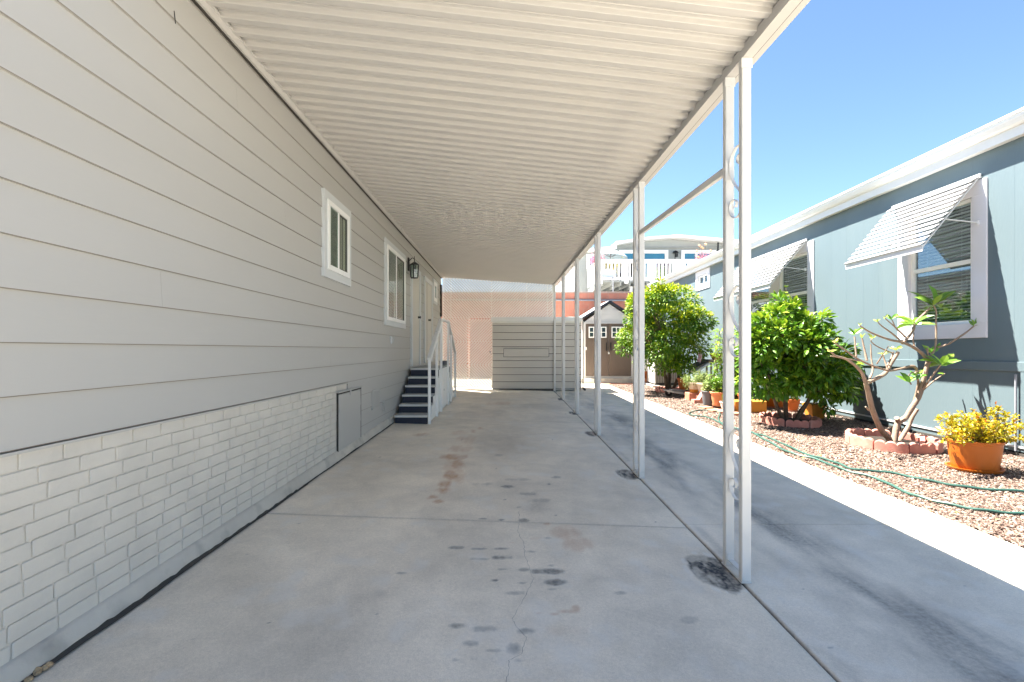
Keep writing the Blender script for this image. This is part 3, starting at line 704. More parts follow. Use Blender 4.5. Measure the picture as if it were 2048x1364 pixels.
def catmull(pts, k=8):
    out = []; p = [Vector(q) for q in pts]; p = [p[0]*2-p[1]]+p+[p[-1]*2-p[-2]]
    for i in range(1, len(p)-2):
        for j in range(k):
            t = j/k; a, b, c, d = p[i-1], p[i], p[i+1], p[i+2]
            out.append(.5*((2*b)+(c-a)*t+(2*a-5*b+4*c-d)*t*t+(3*b-a-3*c+d)*t**3))
    out.append(p[-2]); return out
PX = 1.392
# s = toward camera (near tube), z up; an S scroll 0.43 m tall
SC = [(.050,-.085),(.030,-.060),(.012,-.085),(.030,-.115),(.058,-.105),(.066,-.060),(.050,-.015),(.015,-.003),(-.025,-.020),(-.058,-.065),(-.060,-.120),(-.040,-.180),(.0,-.240),(.045,-.290),(.068,-.350),(.050,-.405),(.010,-.428),(-.035,-.415),(-.064,-.370),(-.055,-.325),(-.020,-.312),(.004,-.335),(-.004,-.362),(-.024,-.355)]
def post(yn, gap=.20, w=.055, zt=3.045, scr=True):
    mb = MB(); yf = yn+gap
    for yy in (yn, yf):
        mb.box(PX-w/2, PX+w/2, yy-w/2*.75, yy+w/2*.75, .012 if yy == yn else .012, zt, .004)
        mb.prism([(PX-w/2-.004, zt-.06),(PX+w/2+.004, zt-.06),(PX+w/2+.004, zt-.002),(PX-w/2-.004, zt-.002)], 'y', yy-w/2*.75-.004, yy-w/2*.75-.001)
    o = mb.build('post', M['post'], car)
    b = MB(); b.box(PX-.03, PX+.03, yn-.02, yf+.03, .002, .0115, .001); b.bar((PX, yn+.02, .05), (PX, yf-.02, .05), .035, .006); b.box(PX-.018, PX+.018, yf-.026, yf-.0215, .02, .09)
    b.build('base_plate', M['post'], o)
    if scr:
        for zt_ in (2.58, 1.74, .88):
            k = (gap-w*.75)/.137
            pts = catmull([(PX, (yn+yf)/2-s*k, zt_+z) for s, z in SC], 5)
            r = MB(); r.ribbon(pts, (.019,0,0), .0035); r.build('scroll', M['post'], o)
    return o
for yn in (-.0+.55-1.05+.0, 2.71, 4.78, 6.97, 9.03, 11.2, 13.3):
    if yn > 1: post(yn)
mb = MB(); mb.bar((PX-.012, 4.80, 2.52), (PX-.012, 2.94, 2.475), .03, .045); mb.box(PX-.03, PX+.006, 2.885, 2.892, 2.40, 2.53); mb.build('cross_rail', M['post'], car)

# ---------------------------------------------------------------- steps
SX0, SX1 = XW+.07, -1.27
steps = empty('entry_steps', (-1.55, 9.3, .1), 'entry steps with navy risers, grey treads and white handrail at the beige home door', 'steps')
yb = [7.50, 7.80, 8.04, 8.28, 8.52, 8.76]; zs = [.215, .352, .488, .625, .762, .905]
g0 = .09
ybk = [11.3, 11.0, 10.76, 10.52, 10.28, 10.04]
for i in range(6):
    zb_ = g0-.02 if i == 0 else zs[i-1]
    mb = MB(); y2 = ybk[i]
    mb.box(SX0, SX1, yb[i], yb[i]+.025, zb_, zs[i]-.026); mb.build('riser', M['navy'], steps); mb = MB(); mb.box(SX0, SX1, y2-.025, y2, zb_, zs[i]-.026)
    mb.build('riser', M['navy'], steps)
    mb = MB(); e = yb[i+1] if i < 5 else ybk[5]+.0
    mb.box(SX0-.005, SX1+.005, yb[i]-.012, e+.02 if i < 5 else ybk[5]+.012, zs[i]-.026, zs[i]-.001, .003)
    if i < 5: mb.build('tread', M['tread'], steps); mb = MB(); mb.box(SX0-.005, SX1+.005, ybk[i+1]-.02, y2+.012, zs[i]-.026, zs[i]-.001, .003)
    mb.build('tread', M['tread'], steps)
    mb = MB(); mb.box(SX0-.006, SX1+.006, yb[i]-.020, yb[i]-.0125, zs[i]-.030, zs[i]+.002, .002); mb.box(SX0-.006, SX1+.006, yb[i]-.012, yb[i]+.012, zs[i]-.0005, zs[i]+.0018)
    mb.build('nosing', M['nosing'], steps)
mb = MB()     # white side panel following the flight
poly = [(7.55, g0)]+[(7.55, .21)]
for i in range(5): poly += [(yb[i+1], zs[i]-.03)] if i == 0 else [(yb[i], zs[i]-.03), (yb[i+1], zs[i]-.03)]
poly += [(8.76, .875), (10.04, .875)]
for i in (5, 4, 3, 2, 1): poly += [(ybk[i-1] if False else ybk[i], zs[i-1]-.03), (ybk[i-1], zs[i-1]-.03)]
poly += [(11.3, g0)]
mb.prism(poly, 'x', SX1+.006, SX1+.022); mb.build('side_panel', M['white'], steps)
mb = MB(); 
mb.box(SX1+.0225, SX1+.026, 9.35, 9.37, .42, .46); mb.build('catch', M['black'], steps)
rx = -1.235
mb = MB()
for y, zt in ((7.50, 1.14), (8.30, 1.60), (8.85, 1.82), (9.92, 1.82), (10.45, 1.56), (11.30, 1.13)):
    mb = MB(); mb.box(rx-.022, rx+.022, y-.022, y+.022, gz(rx, y), zt, .003); mb.build('newel', M['white'], steps)
mb = MB()
pr = [(7.44, 1.13), (8.82, 1.83), (9.95, 1.83), (11.36, 1.11)]
for (a, b_), (c, d) in zip(pr[:-1], pr[1:]): mb.bar((rx, a, b_), (rx, c, d), .06, .04, (0,0,1))
mb.bar((rx, 7.5, 1.07), (rx, 8.85, 1.76), .018, .09); mb.build('handrail', M['white'], steps)
# grey electrical meter cabinet seen through rails
mb = MB(); mb.box(-1.80, -1.45, 12.0, 12.35, .08, .75, .02); mb.box(-1.78, -1.47, 11.985, 11.999, .12, .70, .005)
o = mb.build('utility_box', M['greypot']); tag(o, 'dark utility box against the beige wall behind the entry steps', 'box')
mb = MB(); mb.lathe([(.001,0),(.10,0),(.13,.16),(.001,.16)], (-1.62, 12.15, .752), 16); pt_ = mb.build('flower_pot', M['greypot'])
tag(pt_, 'small dark pot on the utility box behind the steps', 'pot')

# ---------------------------------------------------------------- lattice screen
LY = 13.46
scr = empty('lattice_screen', (-.3, LY, .05), 'cream herringbone lattice screen closing the far end of the carport', 'screen')
def clip_bar(mb, x0, x1, z0, z1, sgn, pitch, w, y, t):
    """diagonal slats clipped to a rectangle"""
    d0 = (-(z1-z0)); d1 = (x1-x0)
    L_ = (x1-x0)+(z1-z0); k = 0
    c = -(z1-z0)+pitch*.5
    while c < (x1-x0):
        # line x = x0 + c + t*1, z = z0 + t  (45 degrees), t in ..
        ta = max(0, -c); tb = min(z1-z0, (x1-x0)-c)
        if tb-ta > .02:
            xa, za, xb, zb_ = x0+c+ta, z0+ta, x0+c+tb, z0+tb
            if sgn < 0: xa, xb = x0+x1-xa, x0+x1-xb
            mb.bar((xa, y, za), (xb, y, zb_), t, w, (0,1,0)) if False else mb.bar((xa, y, za), (xb, y, zb_), w, t, (0,1,0))
        c += pitch
def lpanel(x0, x1, z0, z1, sgn, parent=scr, name='slat_panel'):
    mb = MB(); clip_bar(mb, x0, x1, z0, z1, sgn, .082, .048, LY, .006); return mb.build(name, M['lattice'], parent)
zt_ = lambda x: 3.27-(x-XW)*(3.27-3.06)/(1.367-XW)-.03
xg = [-1.82, -1.60, -.42, .60, 1.20, 1.37]
for i, (a, b_) in enumerate(zip(xg[:-1], xg[1:])):
    s = (-1, -1, 1, 1, 1)[i]
    top = max(zt_(a), zt_(b_))+.03
    lpanel(a, b_, 2.11, top, s)
for (a, b_, c, d, s) in ((-1.82,-1.10,1.42,2.09,-1),(-1.82,-1.10,.75,1.40,1),(-1.82,-1.10,.08,.73,-1)): lpanel(a, b_, c, d, s)
gate = MB(); clip_bar(gate, -1.06, -.40, 1.42, 2.07, 1, .082, .048, LY, .006); gate = gate.build('gate', M['lattice'], scr)
for c, d, s in ((.75,1.40,1),(.10,.73,-1)): lpanel(-1.06, -.40, c, d, s, gate, 'slat_panel')
mb = MB(); mb.lathe([(.001,0),(.022,0),(.022,.03),(.001,.03)], (0,0,0), 10); mb.v = [(-.46+q[0], LY-.03-q[2], 1.12+q[1]) for q in mb.v]
mb.tube([(-.46, LY-.05, 1.12), (-.43, LY-.06, 1.05), (-.41, LY-.05, 1.03)], .006, 6); mb.build('gate_latch', M['conduit'], gate)
mb = MB()
YB = LY+.012
for x in (-1.83, -1.60, -.42, .60, 1.20, 1.36): mb.box(x-.012, x+.012, YB-.004, YB+.03, .05 if x < -1.7 else 2.09, zt_(x)+.02)
for x in (-1.08, -.40): mb.box(x-.012, x+.012, YB-.004, YB+.03, .06, 2.1)
for z in (2.10, 2.62): mb.box(-1.84, 1.37, LY-.012, LY-.0045, z-.013, z+.013)
for z in (1.41, .74, .09): mb.box(-1.84, -.40, LY-.012, LY-.0045, z-.013, z+.013)
mb.build('screen_frame', M['lattice'], scr)
# ---------------------------------------------------------------- low storage cabinet
cab = empty('storage_cabinet', (.9, 14, 0), 'low taupe storage shed with lap siding and white roof edge beneath the lattice', 'shed')
CX0, CX1, CYF = -.385, 2.16, 13.36
mb = MB(); z = .05; k = 0
while z < 1.95:
    z1 = min(z+.2016, 1.985)
    mb.prism([(CYF, z+.003), (CYF-.012, z+.003), (CYF-.012, z+.011), (CYF-.001, z1+.004), (CYF, z1+.004)], 'x', CX0, CX1)
    mb.prism([(CX1, z+.003), (CX1+.012, z+.003), (CX1+.012, z+.011), (CX1+.001, z1+.004), (CX1, z1+.004)], 'y', CYF, CYF+1.0)
    mb.prism([(CX0, z+.003), (CX0-.012, z+.003), (CX0-.012, z+.011), (CX0-.001, z1+.004), (CX0, z1+.004)], 'y', CYF, CYF+.1)
    z = z1
mb.box(CX0, CX1, CYF+.0005, CYF+1.1, .02, 1.98); mb.build('siding', M['cabinet'], cab)
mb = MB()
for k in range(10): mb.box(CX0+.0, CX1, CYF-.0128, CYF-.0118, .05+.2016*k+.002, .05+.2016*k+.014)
mb.build('painted_lip_shadow', M['groove'], cab)  # dark strips painted as the shade under each cabinet course
mb = MB(); mb.box(CX0-.05, CX1+.03, CYF-.06, CYF+1.2, 1.995, 2.12, .006); mb.box(CX0-.02, CX1+.02, CYF-.02, CYF-.002, 1.955, 1.994); mb.build('roof_edge', M['white'], cab)
a, b_ = at(1007, 697, CYF), at(1098, 713, CYF)
mb = MB(); zt2, zb2 = at(0, 697, CYF).z, at(0, 714, CYF).z
for (p, q, r, s) in ((a.x, b_.x, zt2-.008, zt2), (a.x, b_.x, zb2, zb2+.008), (a.x, a.x+.008, zb2, zt2), (b_.x-.008, b_.x, zb2, zt2)): mb.box(p, q, CYF-.0165, CYF-.0125, r, s)
mb.build('hatch_gap', M['groove'], cab)
mb = MB(); mb.box(a.x+.012, b_.x-.012, CYF-.017, CYF-.012, zb2+.012, zt2-.012, .001); mb.build('hatch', M['cabinet'], cab)
mb = MB(); mb.tube([(CX1+.05, CYF-.02, 2.0), (CX1+.05, CYF-.02, .10), (CX1+.07, CYF-.06, .05)], .022, 10); mb.build('downpipe', M['cabinet'], cab)
mb = MB(); mb.tube([(CX1+.05, CYF-.03, .07), (CX1+.10, CYF-.10, .035)], .03, 10); mb.build('pipe_shoe', M['black'], cab)
mb = MB(); mb.box(-.2, 1.35, CYF-.028, CYF-.013, 0.0, .045); mb.build('sill_strip', M['groove'], cab)

# ---------------------------------------------------------------- resin shed
shed = empty('garden_shed', (3.4, 16.6, 0), 'grey resin garden shed with brown double doors and peaked roof', 'shed')
SY = 16.0
def SXx(u): return (u-U0)/F*SY
sx0, sx1 = SXx(1166), SXx(1276); wallz = wallZ(646, SY); apx, apz = SXx(1219), wallZ(606, SY)
mb = MB(); mb.prism([(sx0, .16), (sx1, .16), (sx1, wallz), (apx, apz-.03), (sx0, wallz)], 'y', SY+.02, SY+1.9)
z = wallz-.05
while z < apz-.15:
    f = (apz-.06-z)/(apz-.06-wallz); mb.box(apx-(apx-sx0)*f, apx+(sx1-apx)*f, SY+.012, SY+.022, z, z+.012); z += .16
z = .25
while z < wallz: mb.box(sx0-.006, sx0+.001, SY+.03, SY+1.88, z, z+.16); mb.box(sx0+.01, sx0+.07, SY+.012, SY+.022, z, z+.012); z += .18
mb.build('shed_wall', M['shedwall'], shed)
mb = MB()
for (xa, za, xb, zb_) in ((SXx(1157.5), wallZ(641, SY), apx, wallZ(603, SY)), (apx, wallZ(603, SY), SXx(1281), wallZ(643, SY))): mb.bar((xa, SY-.05, za), (xb, SY-.05, zb_), .07, .09, (0,1,0))
mb.build('roof_trim', M['shedroof'], shed)
mb = MB()
for (xa, za, xb, zb_) in ((SXx(1157.5), wallZ(641, SY), apx, wallZ(603, SY)), (apx, wallZ(603, SY), SXx(1281), wallZ(643, SY))):
    mb.add([(xa, SY-.09, za+.037), (xb, SY-.09, zb_+.037), (xb, SY+2, zb_+.037), (xa, SY+2, za+.037), (xa, SY, za-.01), (xb, SY, zb_-.01), (xb, SY+2, zb_-.01), (xa, SY+2, za-.01)], [(0,1,2,3),(4,7,6,5),(0,4,5,1),(2,6,7,3),(0,3,7,4),(1,5,6,2)])
mb.build('roof', M['shedroof2'], shed)
dx0, dxm, dx1 = SXx(1171.5), SXx(1216.5), SXx(1262); dz0, dz1 = wallZ(752, SY), wallZ(647.5, SY)
mb = MB(); mb.box(dx0-.06, dx0-.008, SY-.01, SY+.02, dz0, dz1+.05); mb.box(dx1+.008, dx1+.06, SY-.01, SY+.02, dz0, dz1+.05); mb.box(dx0-.007, dx1+.007, SY-.01, SY+.02, dz1+.008, dz1+.05); mb.build('door_surround', M['shedwall'], shed)
for (a, b_, wu0, wu1) in ((dx0, dxm-.006, 1177, 1212.5), (dxm+.006, dx1, 1222.5, 1257)):
    mb = MB(); mb.box(a, b_, SY-.02, SY+.019, dz0, dz1, .004)
    zm = wallZ(680, SY); mb.box(a+.05, b_-.05, SY-.028, SY-.021, dz0+.22, zm, .004); mb.box(a+.02, b_-.02, SY-.03, SY-.021, zm+.03, zm+.05, .002)
    for k in range(1, 6): x = a+.05+(b_-a-.1)*k/6; mb.box(x-.002, x+.002, SY-.0295, SY-.028, dz0+.24, zm-.02)
    d = mb.build('door', M['sheddoor'], shed)
    wa, wb_, wt, wl = SXx(wu0), SXx(wu1), wallZ(653.5, SY), wallZ(675.5, SY); wm = (wa+wb_)/2
    for (p, q) in ((wa, wm-.05), (wm+.05, wb_)) if False else ((wa, wb_),):
        mb = MB(); 
        for x in (p, q-.035): mb.box(x, x+.035, SY-.05, SY-.022, wl, wt)
        mb.box(p+.035, q-.035, SY-.05, SY-.022, wt-.035, wt); mb.box(p+.035, q-.035, SY-.05, SY-.022, wl, wl+.035)
        mb.box(p+.035, q-.035, SY-.046, SY-.022, (wl+wt)/2-.012, (wl+wt)/2+.012)
        for fx in (.28, .72): mb.box(p+(q-p)*fx-.012, p+(q-p)*fx+.012, SY-.048, SY-.022, wl+.035, wt-.035)
        mb.box(p+(q-p)*.5-.03, p+(q-p)*.5+.03, SY-.049, SY-.022, wl+.035, wt-.035)
        mb.build('window_frame', M['vinyl'], d)
        mb = MB(); mb.box(p+.02, q-.02, SY-.030, SY-.0215, wl+.02, wt-.02); mb.build('pane', P('shed_glass', (.03,.05,.07), .1, .1, spec=.6), d)
    hx = dxm+(-.07 if a == dx0 else .07)
    mb = MB(); mb.bar((hx, SY-.07, wallZ(701, SY)), (hx, SY-.07, wallZ(685, SY)), .035, .03, (0,1,0)); mb.box(hx-.012, hx+.012, SY-.06, SY-.03, wallZ(701, SY), wallZ(699, SY)); mb.box(hx-.012, hx+.012, SY-.06, SY-.03, wallZ(687, SY), wallZ(685, SY)); mb.build('handle', M['black'], d)
    for zh in (dz0+.5,) if a == dx0 else (): 
        mb = MB(); mb.box(a-.02, a+.03, SY-.045, SY-.022, wallZ(700, SY), wallZ(694, SY)); mb.build('hinge', M['whitepot'], d)
mb = MB(); mb.box(dxm-.02, dxm+.03, SY-.075, SY-.045, wallZ(708, SY), wallZ(704.5, SY), .004); mb.tube([(dxm-.01, SY-.06, wallZ(704.6, SY)), (dxm, SY-.06, wallZ(702.5, SY)), (dxm+.02, SY-.06, wallZ(704.6, SY))], .005, 6); mb.build('padlock', M['trimgrey'], shed)
mb = MB(); mb.box(SXx(1158)-.03, 4.75, 15.85, 18.3, -.02, .158, .01); tag(mb.build('shed_pad', M['kerb']), 'raised concrete pad under the grey garden shed', 'slab')

# ---------------------------------------------------------------- masonry wall
WY, WT = 18.65, wallZ(583.5, 18.65)
bw = empty('block_wall', (1.5, WY+.1, 0), 'red masonry block wall behind the shed and lattice screen', 'wall')
mb = MB(); z = WT-.06
mb2 = MB(); mb2.box(-7.5, 6.12, WY+.008, WY+.2, -.05, WT-.061); mb2.build('mortar', M['mortar'], bw)
r = 0; z -= .235
hs = [.235]+[.2]*20; zc = WT-.06
for h in hs:
    z0 = zc-h+.01; x = -7.5-(.2 if r%2 else 0)
    if zc < 0: break
    while x < 6.1:
        xx0, xx1 = max(x+.005, -7.5), min(x+.39, 6.11)
        if xx1-xx0 > .05: mb.box(xx0, xx1, WY+random.uniform(-.002,.002), WY+.02, z0, zc, .003)
        x += .4
    zc -= h; r += 1
mb.build('blocks', M['block'], bw)
mb = MB(); mb.box(-7.5, 6.12, WY-.01, WY+.21, WT-.058, WT, .005); mb.build('capping', M['mortar'], bw)
mb = MB(); zp = wallZ(600.5, WY); mb.tube([(-2, WY-.05, zp+.01), (3.0, WY-.05, zp), (4.1, WY-.05, zp-.012), (6.1, WY-.05, zp)], .035, 8); mb.tube([(4.15, WY-.05, zp-.012),(4.3, WY-.05, zp-.012)], .045, 8); mb.build('conduit', M['conduit'], bw)
mb = MB(); mb.box(-40, 60, WY+.21, 90, -.05, WT-.08); tag(mb.build('terrace', M['dirtground']), kind='structure')

# ---------------------------------------------------------------- far grey house with deck
FY = 24.0
def fx(u, y=FY): return (u-U0)/F*y
def fz(v, y=FY): return CH+(V0-v)/F*y
far = empty('grey_house', (8, FY, WT), 'pale grey house on the terrace with wide white framed glass doors', 'house')
zf = fz(579, FY)
mb = MB()
xl, xs_, xr = fx(1150), fx(1228.5), fx(1500)
mb.prism([(xl, WT-.1), (xs_, WT-.1), (xs_, fz(499)), (xl, fz(508))], 'y', FY, FY+12)
mb.prism([(xs_, WT-.1), (xr, WT-.1), (xr, fz(492)), (fx(1455), fz(489)), (fx(1346), fz(479)), (fx(1290), fz(482)), (xs_, fz(492))], 'y', FY-.02, FY+12)
z = WT
while z < 6.5:
    mb.prism([(xl+.001, z), (xl-.03, z), (xl-.004, z+.22), (xl+.001, z+.22)], 'y', FY+.01, FY+12) if z+.22 < fz(508) else None
    if z+.22 < fz(499): mb.prism([(FY-.001, z), (FY-.016, z), (FY-.003, z+.22), (FY-.001, z+.22)], 'x', xl, xs_-.01)
    z += .22
mb.build('wall', M['farwall'], far)
mb = MB(); mb.bar((fx(1140), FY-.3, fz(507)), (fx(1229), FY-.3, fz(498.5)), .12, .4, (0,1,0))
for (ua, va, ub, vb) in ((1228, 490, 1290, 480.5), (1290, 480.5, 1346, 476.5), (1346, 476.5, 1455, 486), (1455, 486, 1500, 491)): mb.bar((fx(ua), FY-.3, fz(va)), (fx(ub), FY-.3, fz(vb)), .13, .5, (0,1,0))
mb.build('roof_edge', M['white'], far)
mb = MB(); mb.prism([(fx(1140), fz(505.5)), (fx(1229), fz(497)), (fx(1229), fz(495)), (fx(1140), fz(503))], 'y', FY-.4, FY+12)
mb.prism([(fx(1228), fz(489)), (fx(1290), fz(479)), (fx(1346), fz(474.5)), (fx(1455), fz(484)), (fx(1500), fz(489)), (fx(1500), fz(486.5)), (fx(1346), fz(473)), (fx(1228), fz(486.5))], 'y', FY-.5, FY+12)
mb.build('roof', M['white'], far)
mb = MB(); mb.box(fx(1229), fx(1500), FY-.16, FY-.03, fz(496.5), fz(495.5)); mb.build('ledge', M['farwall'], far)
def far_door(u0_, u1_, v0_, v1_, mull):
    mb = MB(); x0, x1, z0, z1 = fx(u0_), fx(u1_), fz(v1_), fz(v0_); wd = .17
    mb.box(x0, x1, FY-.12, FY-.03, z1-wd, z1); mb.box(x0, x1, FY-.12, FY-.03, z0, z0+wd*.6)
    mb.box(x0, x0+wd, FY-.12, FY-.03, z0+wd*.6, z1-wd); mb.box(x1-wd, x1, FY-.12, FY-.03, z0+wd*.6, z1-wd)
    for m_ in mull: mb.box(fx(m_)-.06, fx(m_)+.06, FY-.11, FY-.03, z0+wd*.6, z1-wd)
    o = mb.build('window', M['white'], far)
    mb = MB(); mb.box(x0+.03, x1-.03, FY-.06, FY-.035, z0+.03, z1-.03); mb.build('pane', M['farglass'], o)
far_door(1172.5, 1198, 509, 538, [])
far_door(1238, 1335, 501, 565, [1284])
far_door(1361, 1430, 501, 565, [1391.5])
for y in (26, 29.5):
    mb = MB(); mb.box(xl-.06, xl-.035, y, y+1, 5.1, 6.0); o = mb.build('window', M['white'], far); mb = MB(); mb.box(xl-.07, xl-.061, y+.12, y+.88, 5.22, 5.88); mb.build('pane', M['farglass'], o)
mb = MB(); y = FY-.1; x, z = fx(1348), fz(507); mb.lathe([(.001,.12),(.12,.06),(.16,-.02),(.001,-.02)][::-1], (x, y-.12, z), 12); mb.tube([(x, y, z+.05), (x, y-.12, z+.05)], .02); mb.tube([(x, y-.05, z), (x, y-.05, z-.5)], .02, 6); mb.lathe([(.001,-.2),(.07,-.18),(.08,-.02),(.001,-.02)], (x+.06, y-.12, z-.03), 8)
mb.build('porch_light', M['black'], far)
mb = MB(); x = fx(1430); mb.tube([(x, FY-.35, fz(508)), (x, FY-.35, fz(488))], .045, 8); mb.build('flue', M['black'], far)
# deck
DY, dx = 21.0, (1199-U0)/F*21.0
deck = empty('raised_deck', (dx, DY, WT), 'raised white railed deck in front of the pale grey house', 'deck')
ft, fb = fz(519, DY), fz(562, DY)
mb = MB(); X2 = 13.5
def rail(p, q, n, part='railing'):
    mb = MB(); p = Vector(p); q = Vector(q)
    mb.bar(p+Vector((0,0,ft-.03)), q+Vector((0,0,ft-.03)), .14, .07); mb.bar(p+Vector((0,0,ft-.12)), q+Vector((0,0,ft-.12)), .05, .10); mb.bar(p+Vector((0,0,fb+.10)), q+Vector((0,0,fb+.10)), .05, .13)
    for i in range(n+1):
        c = p.lerp(q, i/n); w = .16 if i%7 == 0 else .075
        z0_ = fb-.12 if i%7 == 0 else fb+.12
        mb.box(c.x-w/2, c.x+w/2, c.y-w/2, c.y+w/2, z0_, ft-.06)
    mb.build(part, M['white'], deck)
rail((dx+.05, DY, 0), (X2, DY, 0), 56); 
mb = MB(); mb.bar((dx, DY+.08, ft-.03), (dx, FY-.06, ft-.03), .14, .07)
mb.box(dx-.02, dx+.02, DY+.08, FY-.05, fb-.02, ft-.07)
for i in range(5): y = DY+.15+i*.68; mb.box(dx-.05, dx+.05, y-.05, y+.05, fb-.05, ft-.06)
mb.build('side_railing', M['white'], deck)
mb = MB(); y = DY
while y < FY-.1: mb.box(dx-.05, X2, y, y+.10, fb-.04, fb); y += .14
mb.build('decking', M['farwall'], deck)
mb = MB()
x = dx+.1
while x < X2: mb.box(x, x+.05, DY+.02, FY-.05, fb-.2, fb-.041); x += .42
mb.box(dx-.04, dx+.0, DY+.1, FY-.05, fb-.3, fb-.05); mb.build('joist', M['farwall'], deck)
for u in (1192, 1262, 1330): 
    mb = MB(); x = fx(u, DY+.4); mb.box(x-.06, x+.06, DY+.35, DY+.47, WT-.1, fb-.2); mb.build('deck_post', M['white'], deck)
# satellite dish
mb = MB(); c = at(1217, 549, 20.2); e1 = Vector((1,.25,.1)).normalized(); nrm = Vector((.1,-.9,.35)).normalized(); e1 = (e1-nrm*e1.dot(nrm)).normalized(); e2 = nrm.cross(e1)
vs = [c-nrm*.05]; fs = []
for r_ in range(1, 5):
    for j in range(24): a = 2*math.pi*j/24; rr = r_/4; vs.append(c+e1*(.36*rr*math.cos(a))+e2*(.27*rr*math.sin(a))+nrm*(-.05+.07*rr*rr))
for j in range(24): fs.append((0, 1+j, 1+(j+1)%24))
for r_ in range(3):
    for j in range(24): fs.append((1+r_*24+j, 1+(r_+1)*24+j, 1+(r_+1)*24+(j+1)%24, 1+r_*24+(j+1)%24))
dsh = empty('satellite_dish', (c.x, c.y, WT), 'white satellite dish on a pole below the deck railing', 'satellite dish')
mb.add(vs, fs, True); ob = mb.build('reflector', M['white'], dsh); sm = ob.modifiers.new('s', 'SOLIDIFY'); sm.thickness = .015
p = at(1226.5, 545, 20.3)
mb = MB(); mb.tube([(p.x, 20.32, WT-.1), (p.x, 20.32, c.z+.05)], .028, 8); mb.tube([(p.x, 20.32, c.z), c-nrm*.06], .02, 6); mb.build('mast', M['conduit'], dsh)
mb = MB(); mb.tube([c-e2*.27, c-e2*.34+nrm*.30], .014, 6); mb.tube([c-e1*.3-e2*.1, c-e2*.34+nrm*.30], .01, 6); mb.lathe([(.001,0),(.04,0),(.04,.1),(.001,.1)], c-e2*.34+nrm*.30-Vector((0,0,.05)), 8); mb.build('feed_arm', M['conduit'], dsh)
# patio umbrella
c = at(1221, 500, 22.3); umb = empty('patio_umbrella', (c.x, c.y, fb), 'open pale blue patio umbrella on the far raised deck', 'umbrella')
mb = MB(); n = 8; rings = [(0,0),(.35,-.07),(.68,-.20),(.82,-.33)]; vs = [c]; fs = []
tl = lambda x, y, z: c+Vector((x, y, z-.10*x))
for r_, z_ in rings[1:]:
    for j in range(n*2):
        a = math.pi*j/n; k = 1 if j%2 == 0 else .955; vs.append(tl(r_*k*math.cos(a), r_*k*math.sin(a), z_+(0 if j%2 == 0 else .015)))
for j in range(n*2): fs.append((0, 1+j, 1+(j+1)%(2*n)))
for i in range(2):
    for j in range(n*2): fs.append((1+i*2*n+j, 1+(i+1)*2*n+j, 1+(i+1)*2*n+(j+1)%(2*n), 1+i*2*n+(j+1)%(2*n)))
mb.add(vs, fs); ob = mb.build('canopy', M['umbrella'], umb); sm = ob.modifiers.new('s', 'SOLIDIFY'); sm.thickness = .006
mb = MB(); mb.tube([c+Vector((0,0,-.01)), (c.x, c.y, fb)], .022, 8); mb.build('pole', M['conduit'], umb)
mb = MB()
for j in range(8): a = math.pi*j/4; mb = MB(); mb.tube([c+Vector((0,0,-.35)), tl(.45*math.cos(a), .45*math.sin(a), -.14)], .01, 5); mb.build('rib', M['conduit'], umb)
# dark lounge chairs on the deck
def deck_chair(x, y, label):
    t = empty('patio_chair', (x, y, fb), label, 'chair', 'dark chairs on the far deck')
    mb = MB(); mb.box(x-.3, x+.3, y-.28, y+.28, fb+.38, fb+.48, .03); mb.build('seat', M['purple'], t)
    mb = MB(); mb.box(x-.3, x+.3, y-.40, y-.30, fb+.42, fb+.98, .03); mb.build('backrest', M['purple'], t)
    for sx_ in (-.27, .27):
        for sy_ in (-.25, .25):
            mb = MB(); mb.tube([(x+sx_, y+sy_, fb), (x+sx_, y+sy_, fb+.38)], .02, 6); mb.build('leg', M['black'], t)
deck_chair(fx(1250, 22), 22.0, 'dark patio chair behind the railing right of the dish')
deck_chair(fx(1268, 22), 22.0, 'dark patio chair behind the railing, near the cross railed post')
deck_chair(fx(1322, 22), 22.0, 'dark patio chair behind the right part of the deck railing')

# ---------------------------------------------------------------- blue house
XB, KB, BY = 6.3, .02, 6.0
def bwp(u, v=None, X=XB):
    y = F*X/(u-U0)
    return y if v is None else (y, CH+(V0-v)/F*y+KB*(y-BY))
blue = empty('blue_house', (XB+2, 10, 0), 'long blue grey mobile home with white gutter and slatted window awnings on the right', 'house')
B0, B1 = 1.5, 19.8
# wall with openings cut out: strips around windows
wins = []   # (y0,y1,z0,z1) openings
W1 = (6.28, 7.26, 1.66, 3.36); W2 = (9.70, 12.15, 1.70, 3.36); W3 = (14.50, 15.25, 3.42, 3.72)
def wallpiece(mb, y0, y1, z0, z1): mb.box(XB, XB+.12, y0, y1, z0, z1)
mb = MB(); mb.k = KB; zl_, zh_ = .05, 4.06
ys_ = sorted([B0, B1]+[q for w in (W1, W2, W3) for q in w[:2]])
for a, b_ in zip(ys_[:-1], ys_[1:]):
    hole = [w for w in (W1, W2, W3) if w[0] <= a+1e-6 and w[1] >= b_-1e-6]
    # panel seams split
    seg = [a]+[s for s in (4.2, 5.42, 7.86, 10.3, 11.5, 13.96, 16.4) if a < s < b_]+[b_]
    for p, q in zip(seg[:-1], seg[1:]):
        g_ = .0006
        if hole: mb.box(XB, XB+.12, p+g_, q-g_, zl_, hole[0][2]); mb.box(XB, XB+.12, p+g_, q-g_, hole[0][3], zh_)
        else: mb.box(XB, XB+.12, p+g_, q-g_, zl_, zh_)
y = B0+.2
while y < B1:
    if not any(w[0]-.3 < y < w[1]+.3 for w in (W1, W2, W3)): mb.box(XB-.0008, XB+.001, y, y+.0015, 1.15, zh_-.02)
    y += .406
mb.build('wall', M['blue'], blue, BY)
mb = MB(); mb.k = KB; mb.box(XB+.121, XB+4, B0, B1, .05, 4.05); 
